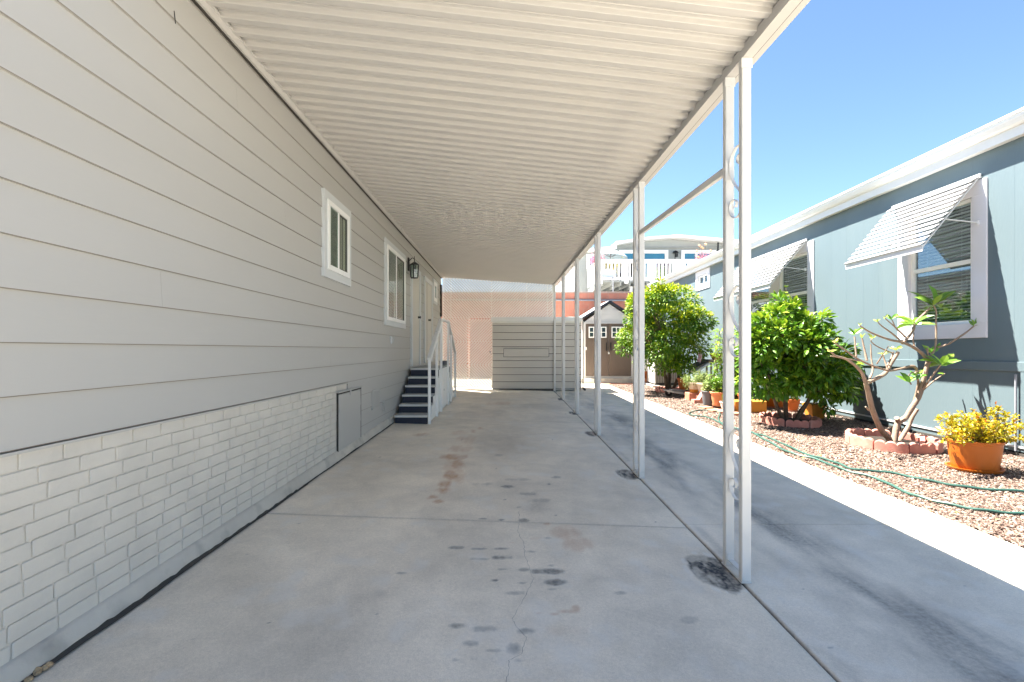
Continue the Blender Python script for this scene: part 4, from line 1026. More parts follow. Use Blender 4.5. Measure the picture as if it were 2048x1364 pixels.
mb.build('interior', M['room'], blue, BY).hide_render = False
mb = MB(); mb.k = KB; mb.box(XB-.022, XB-.001, B0, B1, 1.03, 1.15, .004); mb.box(XB-.018, XB-.001, 5.60, 5.68, .13, 1.03, .003); mb.build('belt_trim', M['blue'], blue, BY)
mb = MB(); mb.box(XB-.016, XB-.001, B0, B1, .10, .125, .002); mb.build('base_trim', M['trimgrey'], blue)
mb = MB(); mb.box(XB-.014, XB+.02, B0, B1, -.02, .035); mb.build('base_gap', M['groove'], blue)
# interior boxes are dark: carve look with recessed dark plane just behind blinds
def casing(w, wd, parent=None, double=False, blinds=True):
    y0, y1, z0, z1 = w
    mb = MB(); mb.k = KB
    mb.box(XB-.022, XB+.03, y0-wd, y1+wd, z1, z1+wd, .003); mb.box(XB-.022, XB+.03, y0-wd, y1+wd, z0-wd, z0, .003)
    mb.box(XB-.020, XB+.03, y0-wd, y0, z0, z1, .003); mb.box(XB-.020, XB+.03, y1, y1+wd, z0, z1, .003)
    win = mb.build('window', M['casing'], blue, BY)
    units = [(y0, y1)] if not double else [(y0, y0+(y1-y0-.42)/2), (y1-(y1-y0-.42)/2, y1)]
    if double:
        mb = MB(); mb.k = KB; mb.box(XB-.010, XB+.06, units[0][1], units[1][0], z0, z1, .003); mb.build('mullion', M['casing'], win, BY)
    f = MB(); f.k = KB; pane_list = []
    for a, b_ in units:
        fw = .045
        f.box(XB+.02, XB+.075, a, a+fw, z0, z1); f.box(XB+.02, XB+.075, b_-fw, b_, z0, z1); f.box(XB+.02, XB+.075, a+fw, b_-fw, z0, z0+fw); f.box(XB+.02, XB+.075, a+fw, b_-fw, z1-fw, z1)
        if blinds: zm = z0+(z1-z0)*.5; f.box(XB+.028, XB+.073, a+fw, b_-fw, zm-.03, zm+.03)
        else: f.box(XB+.028, XB+.073, (a+b_)/2-.03, (a+b_)/2+.03, z0+fw, z1-fw)
        pane_list.append((a+fw, b_-fw))
    f.build('frame', M['vinyl'], win, BY)
    for a, b_ in pane_list:
        g = MB(); g.k = KB; g.box(XB+.056, XB+.060, a, b_, z0+.045, z1-.045); g.build('pane', M['glassblue'], win, BY)
        g = MB(); g.k = KB; z = z0+.06
        while blinds and z < z1-.05:
            g.add([(XB+.078, a+.01, z+.014), (XB+.078, b_-.01, z+.014), (XB+.100, b_-.01, z-.008), (XB+.100, a+.01, z-.008)], [(0,1,2,3)]); z += .048
        if blinds:
            for yy in (a+(b_-a)*.2, a+(b_-a)*.8): g.box(XB+.076, XB+.078, yy, yy+.004, z0+.05, z1-.05)
            g.build('blind', M['blind'], win, BY)
    return win
casing(W1, .20); casing(W2, .20, double=True); casing(W3, .16, blinds=False)
# awnings
def awning(y0, y1, name_label):
    zt, xo, zo = 3.60, XB-.77, 2.68
    t = empty('window_awning', (XB-.3, (y0+y1)/2, 2.7), name_label, 'awning', 'white slatted awnings on the blue house')
    n = 12; A = Vector((XB-.03, 0, zt)); B = Vector((xo, 0, zo)); d = (B-A)/n; nn = Vector((-d.z, 0, d.x)).normalized()*-1
    if nn.z < 0: nn = -nn
    mb = MB(); mb.k = KB
    for i in range(n):
        p = A+d*i; q = A+d*(i+1.22)
        pu = p+nn*.0; qu = q+nn*.052
        # gently curved slat: hooked at both edges
        pf = [(p.x, p.z), ((p.x*2+q.x)/3+nn.x*.02, (p.z*2+q.z)/3+nn.z*.02), (qu.x, qu.z), (qu.x+.006, qu.z-.010)]
        th = .003
        for (a, b_), (c, e) in zip(pf[:-1], pf[1:]):
            mb.add([(a, y0, b_), (c, y0, e), (c, y1, e), (a, y1, b_), (a, y0, b_-th), (c, y0, e-th), (c, y1, e-th), (a, y1, b_-th)], [(0,1,2,3),(7,6,5,4),(0,4,5,1),(1,5,6,2),(2,6,7,3),(3,7,4,0)])
    mb.build('slats', M['awning'], t, BY)
    mb = MB(); mb.k = KB; mb.prism([(B.x-.005, B.z+.02), (B.x-.032, B.z+.01), (B.x-.022, B.z-.075), (B.x-.014, B.z-.075)], 'y', y0, y1); mb.build('valance', M['awning'], t, BY)
    mb = MB(); mb.k = KB
    for y in (y0+.02, y1-.02, (y0+y1)/2): mb = MB(); mb.k = KB; mb.bar((A.x, y, A.z-.012), (B.x, y, B.z-.005), .02, .014); mb.build('slat_rail', M['awning'], t, BY)
    mb = MB(); mb.k = KB; zz = 3.02
    for y in (y0+.03, y1-.03): mb = MB(); mb.k = KB; mb.tube([(XB-.02, y, zz-.03), (XB-.49, y, zz+.02)], .008, 6); mb.box(XB-.05, XB-.022, y-.02, y+.02, zz-.06, zz); mb.build('brace', M['awning'], t, BY)
    mb = MB(); mb.k = KB; mb.box(XB-.045, XB-.021, y0-.01, y1+.01, zt-.03, zt+.03, .003); mb.build('head_rail', M['awning'], t, BY)
awning(6.15, 7.54, 'white slatted awning over the single window nearest the camera')
awning(9.70, 12.32, 'long white slatted awning over the double window behind the citrus bush')
# eave & gutter
mb = MB(); mb.k = KB; zs_ = 3.90
mb.box(XB-.11, XB-.001, B0, B1+.1, zs_, zs_+.02); mb.box(XB-.13, XB-.111, B0, B1+.1, zs_-.02, zs_+.14, .002); mb.build('fascia', M['gutter'], blue, BY)
mb = MB(); mb.k = KB
mb.prism([(XB-.132, zs_+.10), (XB-.16, zs_+.10), (XB-.19, zs_+.12), (XB-.215, zs_+.17), (XB-.222, zs_+.21), (XB-.235, zs_+.215), (XB-.235, zs_+.245), (XB-.225, zs_+.245), (XB-.132, zs_+.235)], 'y', B0, B1+.12)
mb.build('gutter', M['gutter'], blue, BY)
mb = MB(); mb.k = KB; mb.prism([(XB-.13, zs_+.16), (XB+2.2, zs_+.50), (XB+4.5, zs_+.16), (XB+4.5, zs_+.1), (XB-.1, zs_+.1)], 'y', B0-.1, B1+.1); mb.build('roof', M['roofing'], blue, BY)

# ================================================================ garden
def garden(u, v, dy=0):
    """ground point of a photo pixel on the level garden side"""
    y = F*CH/(v-V0)+dy; return Vector(((u-U0)/F*y, y, 0))
def leaf_mesh(name, pos, dr, up, ln, wd, tint, mat, parent, bend=.25, fold=.25, notch=0):
    """many leaves in one crown mesh: 7-vertex folded, drooping blades"""
    pos = np.asarray(pos, float); dr = np.asarray(dr, float); up = np.asarray(up, float)
    dr /= np.linalg.norm(dr, axis=1)[:, None]+1e-9
    sd = np.cross(dr, up); sd /= np.linalg.norm(sd, axis=1)[:, None]+1e-9
    nn = np.cross(sd, dr)
    n = len(pos); L_ = np.asarray(ln)[:, None]; W = np.asarray(wd)[:, None]
    b = bend*rng.uniform(.3, 1.6, n)[:, None]
    p0 = pos
    c1 = pos+dr*L_*.35+nn*L_*.05*0; c2 = pos+dr*L_*.72-nn*L_*b*.35; tip = pos+dr*L_-nn*L_*b
    l1 = c1+sd*W*.5+nn*W*fold*.5; r1 = c1-sd*W*.5+nn*W*fold*.5
    l2 = c2+sd*W*.38+nn*W*fold*.4; r2 = c2-sd*W*.38+nn*W*fold*.4
    V = np.stack([p0, c1, c2, tip, l1, l2, r1, r2], 1).reshape(-1, 3)
    f = np.array([(0,1,4),(1,2,5),(1,5,4),(2,3,5),(0,6,1),(1,6,7),(1,7,2),(2,7,3)])
    Fc = (f[None]+8*np.arange(n)[:, None, None]).reshape(-1, 3)
    t = np.repeat(np.clip(tint, 0, 1), 8)
    return np_mesh(name, V, Fc, mat, parent, tint=t, smooth=False)
def rdir(n, zb=0.0):
    v = rng.normal(size=(n, 3)); v[:, 2] += zb; return v/np.linalg.norm(v, axis=1)[:, None]
def limb(mb, a, b, r0, r1, wob=.06, seg=6, n=7):
    a = Vector(a); b = Vector(b); L_ = (b-a).length; pts = []; rs = []
    o = Vector((random.uniform(-1,1), random.uniform(-1,1), random.uniform(-.4,.4)))
    for i in range(seg+1):
        t = i/seg; w = math.sin(t*math.pi)*wob*L_
        j = Vector((random.uniform(-1,1), random.uniform(-1,1), random.uniform(-1,1)))*L_*.012*(0 < i < seg)
        pts.append(a.lerp(b, t)+o*w+j); rs.append(r0+(r1-r0)*t)
    mb.tube(pts, rs, n); return pts
def ring_border(cx, cy, rx, ry, nb, label, r0=0.0, hgt=.125):
    t = empty('edging_ring', (cx, cy, 0), label, 'garden edging', 'scalloped edging rings round the small trees')
    for k in range(nb):
        mb = MB(); a0 = r0+2*math.pi*k/nb+.02; a1 = r0+2*math.pi*(k+1)/nb-.02
        if k%5 == 2: a1 -= .03
        ns = 24; vin = []; 
        tl_ = random.uniform(-.006, .006); rr = random.uniform(-.015, .015)
        rows = []
        for i in range(ns+1):
            s_ = i/ns; a = a0+(a1-a0)*s_
            ph = (s_*3.0)%1.0; h = hgt-.034+.034*math.sin(max(.02, min(.98, ph))*math.pi)**.55+tl_
            if i in (0, ns, ns//3, 2*ns//3): h = hgt-.032+tl_
            c, s = math.cos(a), math.sin(a)
            rows.append([(cx+(rx+rr+d)*c, cy+(ry+rr+d)*s, z) for d, z in ((.028,-.02),(.028,h-.012),(.018,h),(-.018,h),(-.028,h-.012),(-.028,-.02))])
        m_ = 6; vs = [p for r_ in rows for p in r_]
        fs = [(i*m_+j, i*m_+j+1, (i+1)*m_+j+1, (i+1)*m_+j) for i in range(ns) for j in range(m_-1)]+[tuple(range(m_)), tuple(ns*m_+j for j in range(m_))[::-1]]
        mb.add(vs, fs); mb.build('edging_block', M['edging'], t)
    mb = MB(); mb.lathe([(.001,.055),(rx*.6,.045),(rx-.05,.036),(rx-.03,-.02)], (cx, cy, 0), 20, 1, (ry-.04)/(rx-.04)); mb.build('soil', M['soil'], t)
    return t
def crown(name, parent, clumps, nleaf, L0, W0, mat, top, spread=1.0, droop=.35, tshift=0.0, outc=None):
    """clumps: list (centre, radius); leaves scattered on and in each clump, pointing out of it"""
    P_, D_, U_, T_ = [], [], [], []
    C_ = np.array([c for c, r in clumps]); cc = C_.mean(0) if outc is None else np.array(outc)
    for c, r in clumps:
        n = int(nleaf*r*r/np.mean([q*q for _, q in clumps])); c = np.array(c)
        d = rdir(n, .25); rad = r*rng.uniform(.35, 1.0, n)**.6
        p = c+d*rad[:, None]*np.array([1, 1, .8])
        out = (c-cc)/(np.linalg.norm(c-cc)+1e-6)
        dd = d*.9+out*.45+rng.normal(size=(n, 3))*.35; dd[:, 2] -= droop*rng.uniform(0, 1, n)
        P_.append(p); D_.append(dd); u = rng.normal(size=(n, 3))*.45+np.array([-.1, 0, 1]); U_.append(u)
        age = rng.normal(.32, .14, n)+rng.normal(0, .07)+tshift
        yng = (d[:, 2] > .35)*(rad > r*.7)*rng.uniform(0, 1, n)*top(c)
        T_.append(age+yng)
    P_, D_, U_, T_ = map(np.concatenate, (P_, D_, U_, T_)); n = len(P_)
    sc = rng.uniform(.6, 1.25, n)
    return leaf_mesh(name, P_, D_, U_, L0*sc, W0*sc, T_, mat, parent)

# ---- far round citrus tree
g = garden(1338, 783.5)
tr = empty('citrus_tree', (g.x, g.y, 0), 'round bushy citrus tree with yellow tips beside the air conditioner', 'tree')
cen = Vector((4.43, 12.85, 1.95))
def P2(u, v, dy): return at(u, v, 12.85+dy)
cl = []
for (u, v, r) in [(1332,596,.36),(1347,585,.26),(1300,612,.34),(1290,640,.36),(1262,640,.26),(1262,675,.34),(1256,700,.24),(1280,690,.36),(1300,665,.42),(1330,640,.46),(1365,625,.38),(1390,608,.28),(1400,640,.36),(1408,668,.28),(1375,660,.44),(1345,680,.44),(1318,712,.36),(1345,722,.32),(1378,700,.38),(1400,700,.24),(1288,722,.26),(1366,735,.24),(1325,570,.16),(1250,660,.16),(1418,650,.14),(1322,738,.2),(1310,590,.26),(1395,625,.22)]:
    for q in range(2 if r > .3 else 1):
        dy = random.uniform(-.85, .85)*(1-((u-1332)/110)**2*.6)
        p = P2(u+random.uniform(-8,8), v+random.uniform(-6,6), dy); cl.append(((p.x, p.y, p.z), r))
for k in range(10): a = random.uniform(0, 6.28); cl.append(((cen.x+.75*math.cos(a), cen.y+.8*math.sin(a), cen.z+random.uniform(-.6,.7)), .36))
mb = MB(); base = Vector((g.x, g.y, -.02))
for dx_, dy_, s_ in ((-.06, 0, .045), (.03, .05, .05), (.12, -.04, .035)):
    m1 = base+Vector((dx_*2.4, dy_*3, .62)); limb(mb, base+Vector((dx_*.5, dy_*.5, 0)), m1, s_*1.4, s_, .05)
    for c, r in random.sample(cl, 9):
        e = Vector(c); mid = m1.lerp(e, .45)+Vector((0,0,.12)); limb(mb, m1, mid, s_*.8, .018, .08, 5); limb(mb, mid, e, .018, .006, .08, 5, 5)
mb.build('trunk', M['bark'], tr)
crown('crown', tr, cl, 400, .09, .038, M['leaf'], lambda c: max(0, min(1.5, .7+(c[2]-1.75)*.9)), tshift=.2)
ring_border(g.x, g.y-.02, .36, .36, 6, 'pink scalloped edging ring around the far round citrus tree', .3, .12)

# ---- near citrus bush in its ring
g = garden(1578, 846); gx, gy = g.x, g.y
tr = empty('citrus_bush', (gx, gy, 0), 'dense dark green citrus bush on several stems in a scalloped ring', 'tree')
cl = []
for (u, v, r) in [(1548,632,.22),(1575,625,.2),(1520,650,.22),(1600,650,.24),(1560,665,.3),(1530,690,.3),(1625,665,.2),(1600,690,.3),(1650,680,.2),(1570,710,.32),(1515,730,.26),(1540,745,.28),(1610,730,.3),(1650,715,.28),(1680,705,.18),(1690,735,.22),(1700,765,.18),(1660,755,.28),(1625,765,.26),(1590,765,.24),(1560,780,.18),(1530,775,.2),(1500,760,.18),(1640,790,.18),(1680,785,.18),(1560,600,.11),(1505,700,.2),(1642,640,.12),(1712,790,.09),(1500,665,.14),(1655,815,.09)]:
    for q in range(2):
        dy = random.uniform(-.6, .55)*(1-((u-1605)/130)**2*.5); p = at(u+random.uniform(-6,6), v+random.uniform(-5,5), gy+dy)
        p.x = min(p.x, 6.02); cl.append(((p.x, p.y, p.z), r*.92))
for k in range(8): a = random.uniform(0, 6.28); cl.append(((gx+.2+.5*math.cos(a), gy+.5*math.sin(a), random.uniform(.75, 1.5)), .28))
mb = MB()
stems = [((-.06,0),(1548,770,-.1),.028),((-.02,.03),(1553,700,.15),.032),((.05,-.02),(1625,780,-.05),.03),((.08,.02),(1650,770,.2),.024)]
for (ox, oy), (u, v, dy), r in stems:
    e = at(u, v, gy+dy); b0 = Vector((gx+ox, gy+oy, -.02)); limb(mb, b0, e, r*1.3, r*.8, .07, 7)
    for c, rr in random.sample(cl, 8):
        c = Vector(c)
        if (c-e).length < 1.3: limb(mb, e, c, r*.5, .005, .08, 6, 5)
mb.build('trunk', M['bark'], tr)
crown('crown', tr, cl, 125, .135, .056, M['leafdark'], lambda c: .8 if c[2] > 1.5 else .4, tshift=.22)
# upright pale shoots at the top
sh = []
mb = MB(); P_=[];D_=[];U_=[];T_=[]
for (u, v0_, v1) in ((1572, 640, 575), (1548, 640, 610), (1600, 650, 625), (1640, 655, 632)):
    a = at(u-4, v0_, gy-.1); b_ = at(u, v1, gy-.1); pts = limb(mb, a, b_, .006, .003, .05, 6, 5)
    for i, p in enumerate(pts):
        for k in range(3): aa = random.uniform(0, 6.28); P_.append(p); D_.append((math.cos(aa), math.sin(aa), .6)); U_.append((0,0,1)); T_.append(random.uniform(.7, 1.0))
mb.build('shoot', M['twig'], tr)
leaf_mesh('young_leaves', P_, D_, U_, np.full(len(P_), .085), np.full(len(P_), .038), T_, M['leafdark'], tr)
ring_border(gx, gy, .43, .45, 8, 'pinkish red scalloped edging ring around the dark green citrus bush', .1, .125)

# ---- frangipani
fyy = 6.25; g = garden(1782, 891)
tr = empty('frangipani', (g.x, g.y, 0), 'bare branched frangipani with a few leaf clusters in a scalloped ring', 'tree')
def Z8(x, y, dy=0): return at(1640+x/3.788, 560+y/3.788, g.y+dy)
BR = [ # (points (x,y,dy)), r0, r1
 ([(545,1290,0),(520,1200,0),(460,1130,-.05),(400,990,-.1),(370,870,-.15),(350,785,-.18)],.040,.030),
 ([(350,790,-.18),(320,710,-.2),(270,650,-.25),(200,600,-.3),(120,575,-.35),(75,535,-.38)],.024,.010),
 ([(365,775,-.18),(440,740,-.1),(500,700,0),(545,620,.05),(575,575,.08),(592,545,.08)],.026,.022),
 ([(378,745,-.15),(400,680,-.1),(390,600,-.05),(384,485,-.02)],.014,.007),
 ([(735,700,.1),(725,665,.08),(690,652,.05),(600,675,0),(515,685,-.05),(400,650,-.15),(300,605,-.25),(210,545,-.3),(110,475,-.35)],.019,.009),
 ([(300,612,-.25),(220,600,-.3),(80,575,-.3)],.011,.007),
 ([(515,680,-.05),(490,610,0),(478,570,.02)],.012,.008),
 ([(510,650,-.05),(545,580,.0),(556,545,0)],.012,.010),
 ([(275,580,-.28),(268,500,-.25),(262,430,-.22)],.011,.009),
 ([(355,610,-.2),(335,520,-.15),(318,440,-.12)],.015,.008),
 ([(430,635,-.1),(480,560,-.2),(520,500,-.25)],.009,.005),
 ([(548,1290,0),(570,1170,.05),(590,1085,.08),(650,1040,.1),(700,960,.1),(745,890,.1),(775,800,.1),(800,690,.1),(832,580,.12)],.040,.026),
 ([(585,1090,.08),(590,1070,.07),(580,1045,.04)],.030,.028),
 ([(805,590,.12),(760,545,.1),(690,500,.05),(620,470,0),(540,455,-.1),(450,425,-.2),(370,390,-.28),(300,345,-.33)],.023,.009),
 ([(625,480,0),(670,430,.05),(705,380,.1),(725,320,.12),(780,265,.15),(835,210,.18)],.019,.012),
 ([(600,450,0),(540,400,-.05),(470,350,-.08),(437,318,-.1)],.012,.006),
 ([(645,432,.05),(600,385,.0),(550,340,-.05),(490,288,-.1)],.012,.006),
 ([(660,440,.05),(580,370,.1),(545,300,.12)],.010,.006),
 ([(545,552,0),(480,525,-.05),(420,495,-.1),(385,460,-.12),(408,435,-.12)],.010,.005),
 ([(715,500,.1),(705,450,.12),(712,400,.15)],.012,.007),
 ([(830,582,.12),(865,530,.1),(878,470,.1),(880,380,.12),(878,300,.12),(880,235,.12),(858,190,.12)],.014,.010),
 ([(890,510,.1),(970,485,.05),(1050,435,0),(1110,395,-.05),(1165,350,-.08)],.014,.009),
 ([(1165,350,-.08),(1200,340,-.1),(1250,330,-.12)],.004,.002),
 ([(775,835,.1),(820,770,0),(870,700,-.05),(912,645,-.1)],.015,.010),
 ([(780,835,.1),(830,790,.15),(890,745,.2),(945,710,.22)],.012,.008),
 ([(560,1280,.02),(620,1190,.15),(670,1110,.2),(700,1040,.2),(738,980,.2)],.030,.022),
 ([(715,915,.2),(735,840,.18),(745,770,.15),(722,700,.1)],.018,.014),
 ([(818,575,.1),(812,515,.1)],.012,.010),
 ([(690,790,.1),(665,740,.05),(700,700,.02),(770,690,.0)],.009,.005),
 ([(370,985,-.1),(345,960,-.12)],.014,.010),([(720,1000,.2),(742,980,.18)],.010,.008)]
mb = MB()
for pts, r0, r1 in BR:
    P_ = catmull([Z8(*p) for p in pts], 4); k = len(P_)
    mb.tube(P_, [(r0+(r1-r0)*i/(k-1))*random.uniform(.93,1.07) for i in range(k)], 9)
mb.build('trunk', M['plumbark'], tr)
CLU = [((855,190,.12),9,.24,1.0,.3),((715,340,.12),9,.20,1.0,.2),((920,640,-.1),8,.20,1.0,.3),((685,775,.05),6,.16,1.0,.3),((545,300,.12),4,.09,.7,.6),((262,415,-.22),5,.10,.8,.9),((1168,345,-.08),3,.10,.8,1.4),((578,530,.08),7,.075,.8,.5),((480,570,.02),5,.075,1.0,.6),((318,440,-.12),2,.07,.8,1.5),((400,445,-.12),3,.07,.8,.6),((832,210,.18),4,.12,.9,.2),((850,560,.12),4,.13,.9,.6),((110,480,-.35),5,.06,1.1,.6),((80,540,-.38),5,.06,1.1,.4),((300,345,-.33),3,.04,.5,.8),((437,318,-.1),3,.05,.6,.8),((945,715,.22),1,.08,.8,0),((490,290,-.1),3,.05,.5,.8),((725,720,.1),5,.10,.9,.5)]
P_=[];D_=[];U_=[];T_=[];Ls=[];Ws=[]
for (x, y, dy), n, L_, tnt, upb in CLU:
    p = Z8(x, y, dy); ph = random.uniform(0, 6.28)
    for k in range(n):
        a = ph+2*math.pi*k/n+random.uniform(-.25,.25); e = upb+random.uniform(-.2,.85)
        P_.append(p+Vector((0,0,random.uniform(-.015,.015)))); D_.append((math.cos(a), math.sin(a), e)); U_.append((random.gauss(-.25,.45), random.gauss(-.55,.35), .8)); T_.append(.45+.3*random.random()*tnt+(.25 if L_ < .08 else 0)); l = L_*random.uniform(.75,1.2)*1.22; Ls.append(l); Ws.append(l*.36)
leaf_mesh('leaves', P_, D_, U_, np.array(Ls), np.array(Ws), T_, tinted('frangipani_leaf', [(0,(.05,.13,.02)),(.5,(.10,.24,.03)),(.8,(.26,.38,.06)),(1,(.42,.36,.10))], .35, .25), tr, bend=.22, fold=.3)
ring_border(g.x+.02, g.y+.02, .47, .50, 9, 'pale pink scalloped edging ring around the bare frangipani', .15, .135)
# loose edging pieces inside the ring
mb = MB()
for k in range(3): p = g+Vector((.34+.05*k, -.1+.09*k, .06)); mb.bar(p, p+Vector((.10, .12, .05-.03*k)), .05, .05)
o = mb.build('broken_edging', M['edging']); tag(o, 'broken pieces of edging lying inside the right side of the frangipani ring', 'edging pieces')

# ---------------------------------------------------------------- pots
def pot(name, x, y, r, h, mat, label, z=0, taper=.68, rim=.022, rimh=.05, n=28, saucer=None, group=None, sx=1, sy=1, soil=True, cat='pot'):
    t = empty(name, (x, y, z), label, cat, group)
    sz = 0
    if saucer:
        mb = MB(); sr = r*taper*1.28; mb.lathe([(.001,.0),(sr*.9,.0),(sr,.035),(sr*.94,.035),(sr*.86,.010),(.001,.010)], (x, y, z), n, sx, sy); mb.build('saucer', saucer, t); sz = .012
    mb = MB(); rb = r*taper
    prof = [(.001,sz),(rb,sz),(rb+(r-rb)*.5,sz+(h-rimh)*.5),(r-rim*.6,h-rimh),(r,h-rimh+.004),(r+rim*.35,h-.004),(r+rim*.2,h),(r-rim,h),(r-rim*1.2,h-.04),(.001,h-.045)]
    mb.lathe(prof, (x, y, z), n, sx, sy); mb.build('body', mat, t)
    if soil: mb = MB(); mb.lathe([(.001,h-.02),(r*.55,h-.025),(r-rim*1.25,h-.036),(r-rim*1.25,h-.046),(.001,h-.046)], (x, y, z), n, sx, sy); mb.build('soil', M['soil'], t)
    return t
def plant(name, x, y, z, r, h, n, L0, W0, mat, label, group=None, cat='plant', tsh=0, up=.8, clumps=7, squash=1.0, stem=True, bend=.25):
    t = empty(name, (x, y, z), label, cat, group)
    P_=[];D_=[];U_=[];T_=[]; mb = MB()
    for c in range(clumps):
        a = random.uniform(0, 6.28); rr = r*random.uniform(.15, .8); e = Vector((x+rr*math.cos(a), y+rr*math.sin(a)*squash, z+h*random.uniform(.45, .9)))
        b0 = Vector((x+rr*.25*math.cos(a), y+rr*.25*math.sin(a), z)); pts = limb(mb, b0, e, .006, .003, .12, 5, 5)
        m = n//clumps; tt = random.uniform(-.12,.12)
        for k in range(m):
            s = random.uniform(.3, 1.05); p = b0.lerp(e, s)+Vector(tuple(rng.normal(0, r*.16, 3)))
            q = rdir(1, up)[0]; q = q+np.array([math.cos(a), math.sin(a), 0])*.35
            P_.append(p); D_.append(q); U_.append(rng.normal(size=3)*.4+np.array([0,0,1])); T_.append(rng.normal(.45, .18)+tt+tsh)
    mb.build('stem', M['twig'], t)
    sc = rng.uniform(.6, 1.2, len(P_)); leaf_mesh('leaves', P_, D_, U_, L0*sc, W0*sc, T_, mat, t, bend=bend)
    return t
# big tub with yellow shrub
px_, py_ = 5.14, 5.10
pot('plant_tub', px_, py_, .255, .335, M['terra_plastic'], 'large orange tub on an orange saucer holding the yellow shrub', taper=.80, rim=.018, rimh=.035, n=40, saucer=M['terra_plastic'], sy=.82, cat='pot')
t = empty('yellow_shrub', (px_, py_, .33), 'low golden leaved shrub growing in the large orange tub', 'shrub')
P_=[];D_=[];U_=[];T_=[]; mb = MB()
tips = [(1880,838),(1893,832),(1905,850),(1921,828),(1915,845),(1935,838),(1950,832),(1965,840),(1980,828),(1995,822),(2012,830),(2030,838),(2040,850),(2020,858),(2038,872),(1990,850),(1975,862),(1950,858),(1930,862),(1905,872),(1893,862),(1960,872),(2000,872),(1925,876),(1985,880),(1890,880),(1940,878),(2022,880),(1910,884),(1975,884),(1955,846),(1940,850),(1970,852),(2005,860),(1998,878),(1918,866)]
for u, v in tips*2:
    e = at(u+random.uniform(-6,6), v+random.uniform(-3,6), py_+random.uniform(-.24,.24)); e.z = max(e.z, .30)
    b0 = Vector((px_+random.uniform(-.10,.10), py_+random.uniform(-.10,.10), .29)); pts = limb(mb, b0, e, .004, .0018, .15, 5, 5)
    tt = random.uniform(-.15,.15)
    for k in range(36):
        i = random.choice([2,3,3,4,4,5,5,5]); p = pts[i]+Vector(tuple(rng.normal(0, .017, 3))); q = (e-b0).normalized()
        P_.append(p); D_.append(np.array(q)*.7+rdir(1,.3)[0]); U_.append(rng.normal(size=3)*.5+np.array([0,0,1])); T_.append(rng.normal(.5,.2)+tt)
mb.build('stem', M['twig'], t); sc = rng.uniform(.6,1.2,len(P_)); leaf_mesh('leaves', P_, D_, U_, .046*sc, .023*sc, T_, M['leafyellow'], t)
# solar lamp stuck beside it
t = empty('solar_lamp', (4.72, 5.25, 0), 'small black solar spot lamp with tilted panel left of the yellow shrub', 'lamp')
p = at(1890, 863, 5.2)
mb = MB(); mb.tube([(px_-.15, 5.12, .27), (px_-.17, 5.17, p.z-.02)], .008, 8); mb.build('stake', M['black'], t)
mb = MB(); c = p; e1 = Vector((.13,.02,-.02)); e2 = Vector((-.05,.06,.06)); nn_ = e1.cross(e2).normalized()*.012
q = [c-e1*.5-e2*.6, c+e1*.5-e2*.6, c+e1*.5+e2*.6, c-e1*.5+e2*.6]; mb.add([a+nn_ for a in q]+[a-nn_ for a in q], [(0,1,2,3),(7,6,5,4),(0,4,5,1),(1,5,6,2),(2,6,7,3),(3,7,4,0)]); mb.build('solar_panel', M['hvac'], t)
mb = MB(); p2 = at(1921, 858, 5.18); mb.lathe([(.001,-.05),(.03,-.045),(.046,-.01),(.046,.015),(.03,.04),(.001,.05)], p2, 16); mb.tube([p2, (p.x+.02, 5.22, p.z-.03)], .008, 6); mb.build('lamp_head', M['black'], t)

def PP(u, v, wpx, hpx):
    y = F*CH/(v-V0); return (u-U0)/F*y, y, wpx/2*y/F, hpx*y/F
x, y, r, h = PP(1362, 779, 25, 20); y -= .0
pot('flower_pot', x-.3, y-1.0, r*.92, h, M['terracotta'], 'bright orange pot beside the trunk of the far citrus tree', z=.12, taper=.66)
pl = plant('potted_plant', x-.3, y-1.0, .12+h-.03, .17, .22, 260, .05, .022, M['leafdark'], 'dark green plant in the bright orange pot by the far citrus trunk', up=.6, tsh=.05)
mb = MB(); mb.box(x-.55, x-.05, y-1.2, y-.8, .0, .118, .01); tag(mb.build('brick_stack', M['paver']), 'red brick base under the bright orange pot by the citrus tree', 'bricks')
# two faceted cream planters
for (u, v, wpx, hpx, lab) in ((1388, 785, 30, 21, 'left faceted cream planter holding feathery foliage'), (1407, 791, 30, 26, 'right faceted cream planter behind the grey pot')):
    y = 11.2 if u < 1400 else 11.0; x = (u-U0)/F*y; r = wpx/2*y/F*.92; h = hpx*y/F; zf_ = CH-(v-V0)*y/F
    t = empty('faceted_planter', (x, y, zf_), lab, 'planter', 'faceted cream planters')
    mb = MB(); mb.box(x-.17, x+.17, y-.14, y+.14, 0, zf_-.002, .008); tag(mb.build('paver_block', M['paver']), 'red block under the '+lab.split(' holding')[0].split(' behind')[0], 'block')
    mb = MB(); mb.lathe([(.001,.0),(r*.55,.0),(r*.66,h*.32),(.001,h*.32)], (x, y, zf_), 6); mb.build('foot', M['ochre'], t)
    mb = MB(); mb.lathe([(r*.66,h*.32+.002),(r*.98,h*.86),(r*1.06,h*.88),(r*1.06,h),(r*.92,h),(r*.9,h-.03),(.001,h-.03)], (x, y, zf_), 6); mb.build('bowl', M['creampot'], t)
for (u, v, wpx, lab) in ((1385, 758, 34, 'pale feathery plant in the left faceted cream planter'), (1405, 750, 36, 'pale feathery plant spreading behind the right faceted planter')):
    y = 11.2; p = at(u, v+14, y); plant('feathery_plant', p.x, y, p.z-.05, .27, .34, 2200, .045, .010, M['leafpale'], lab, 'feathery plants in cream planters', up=.9, clumps=14)
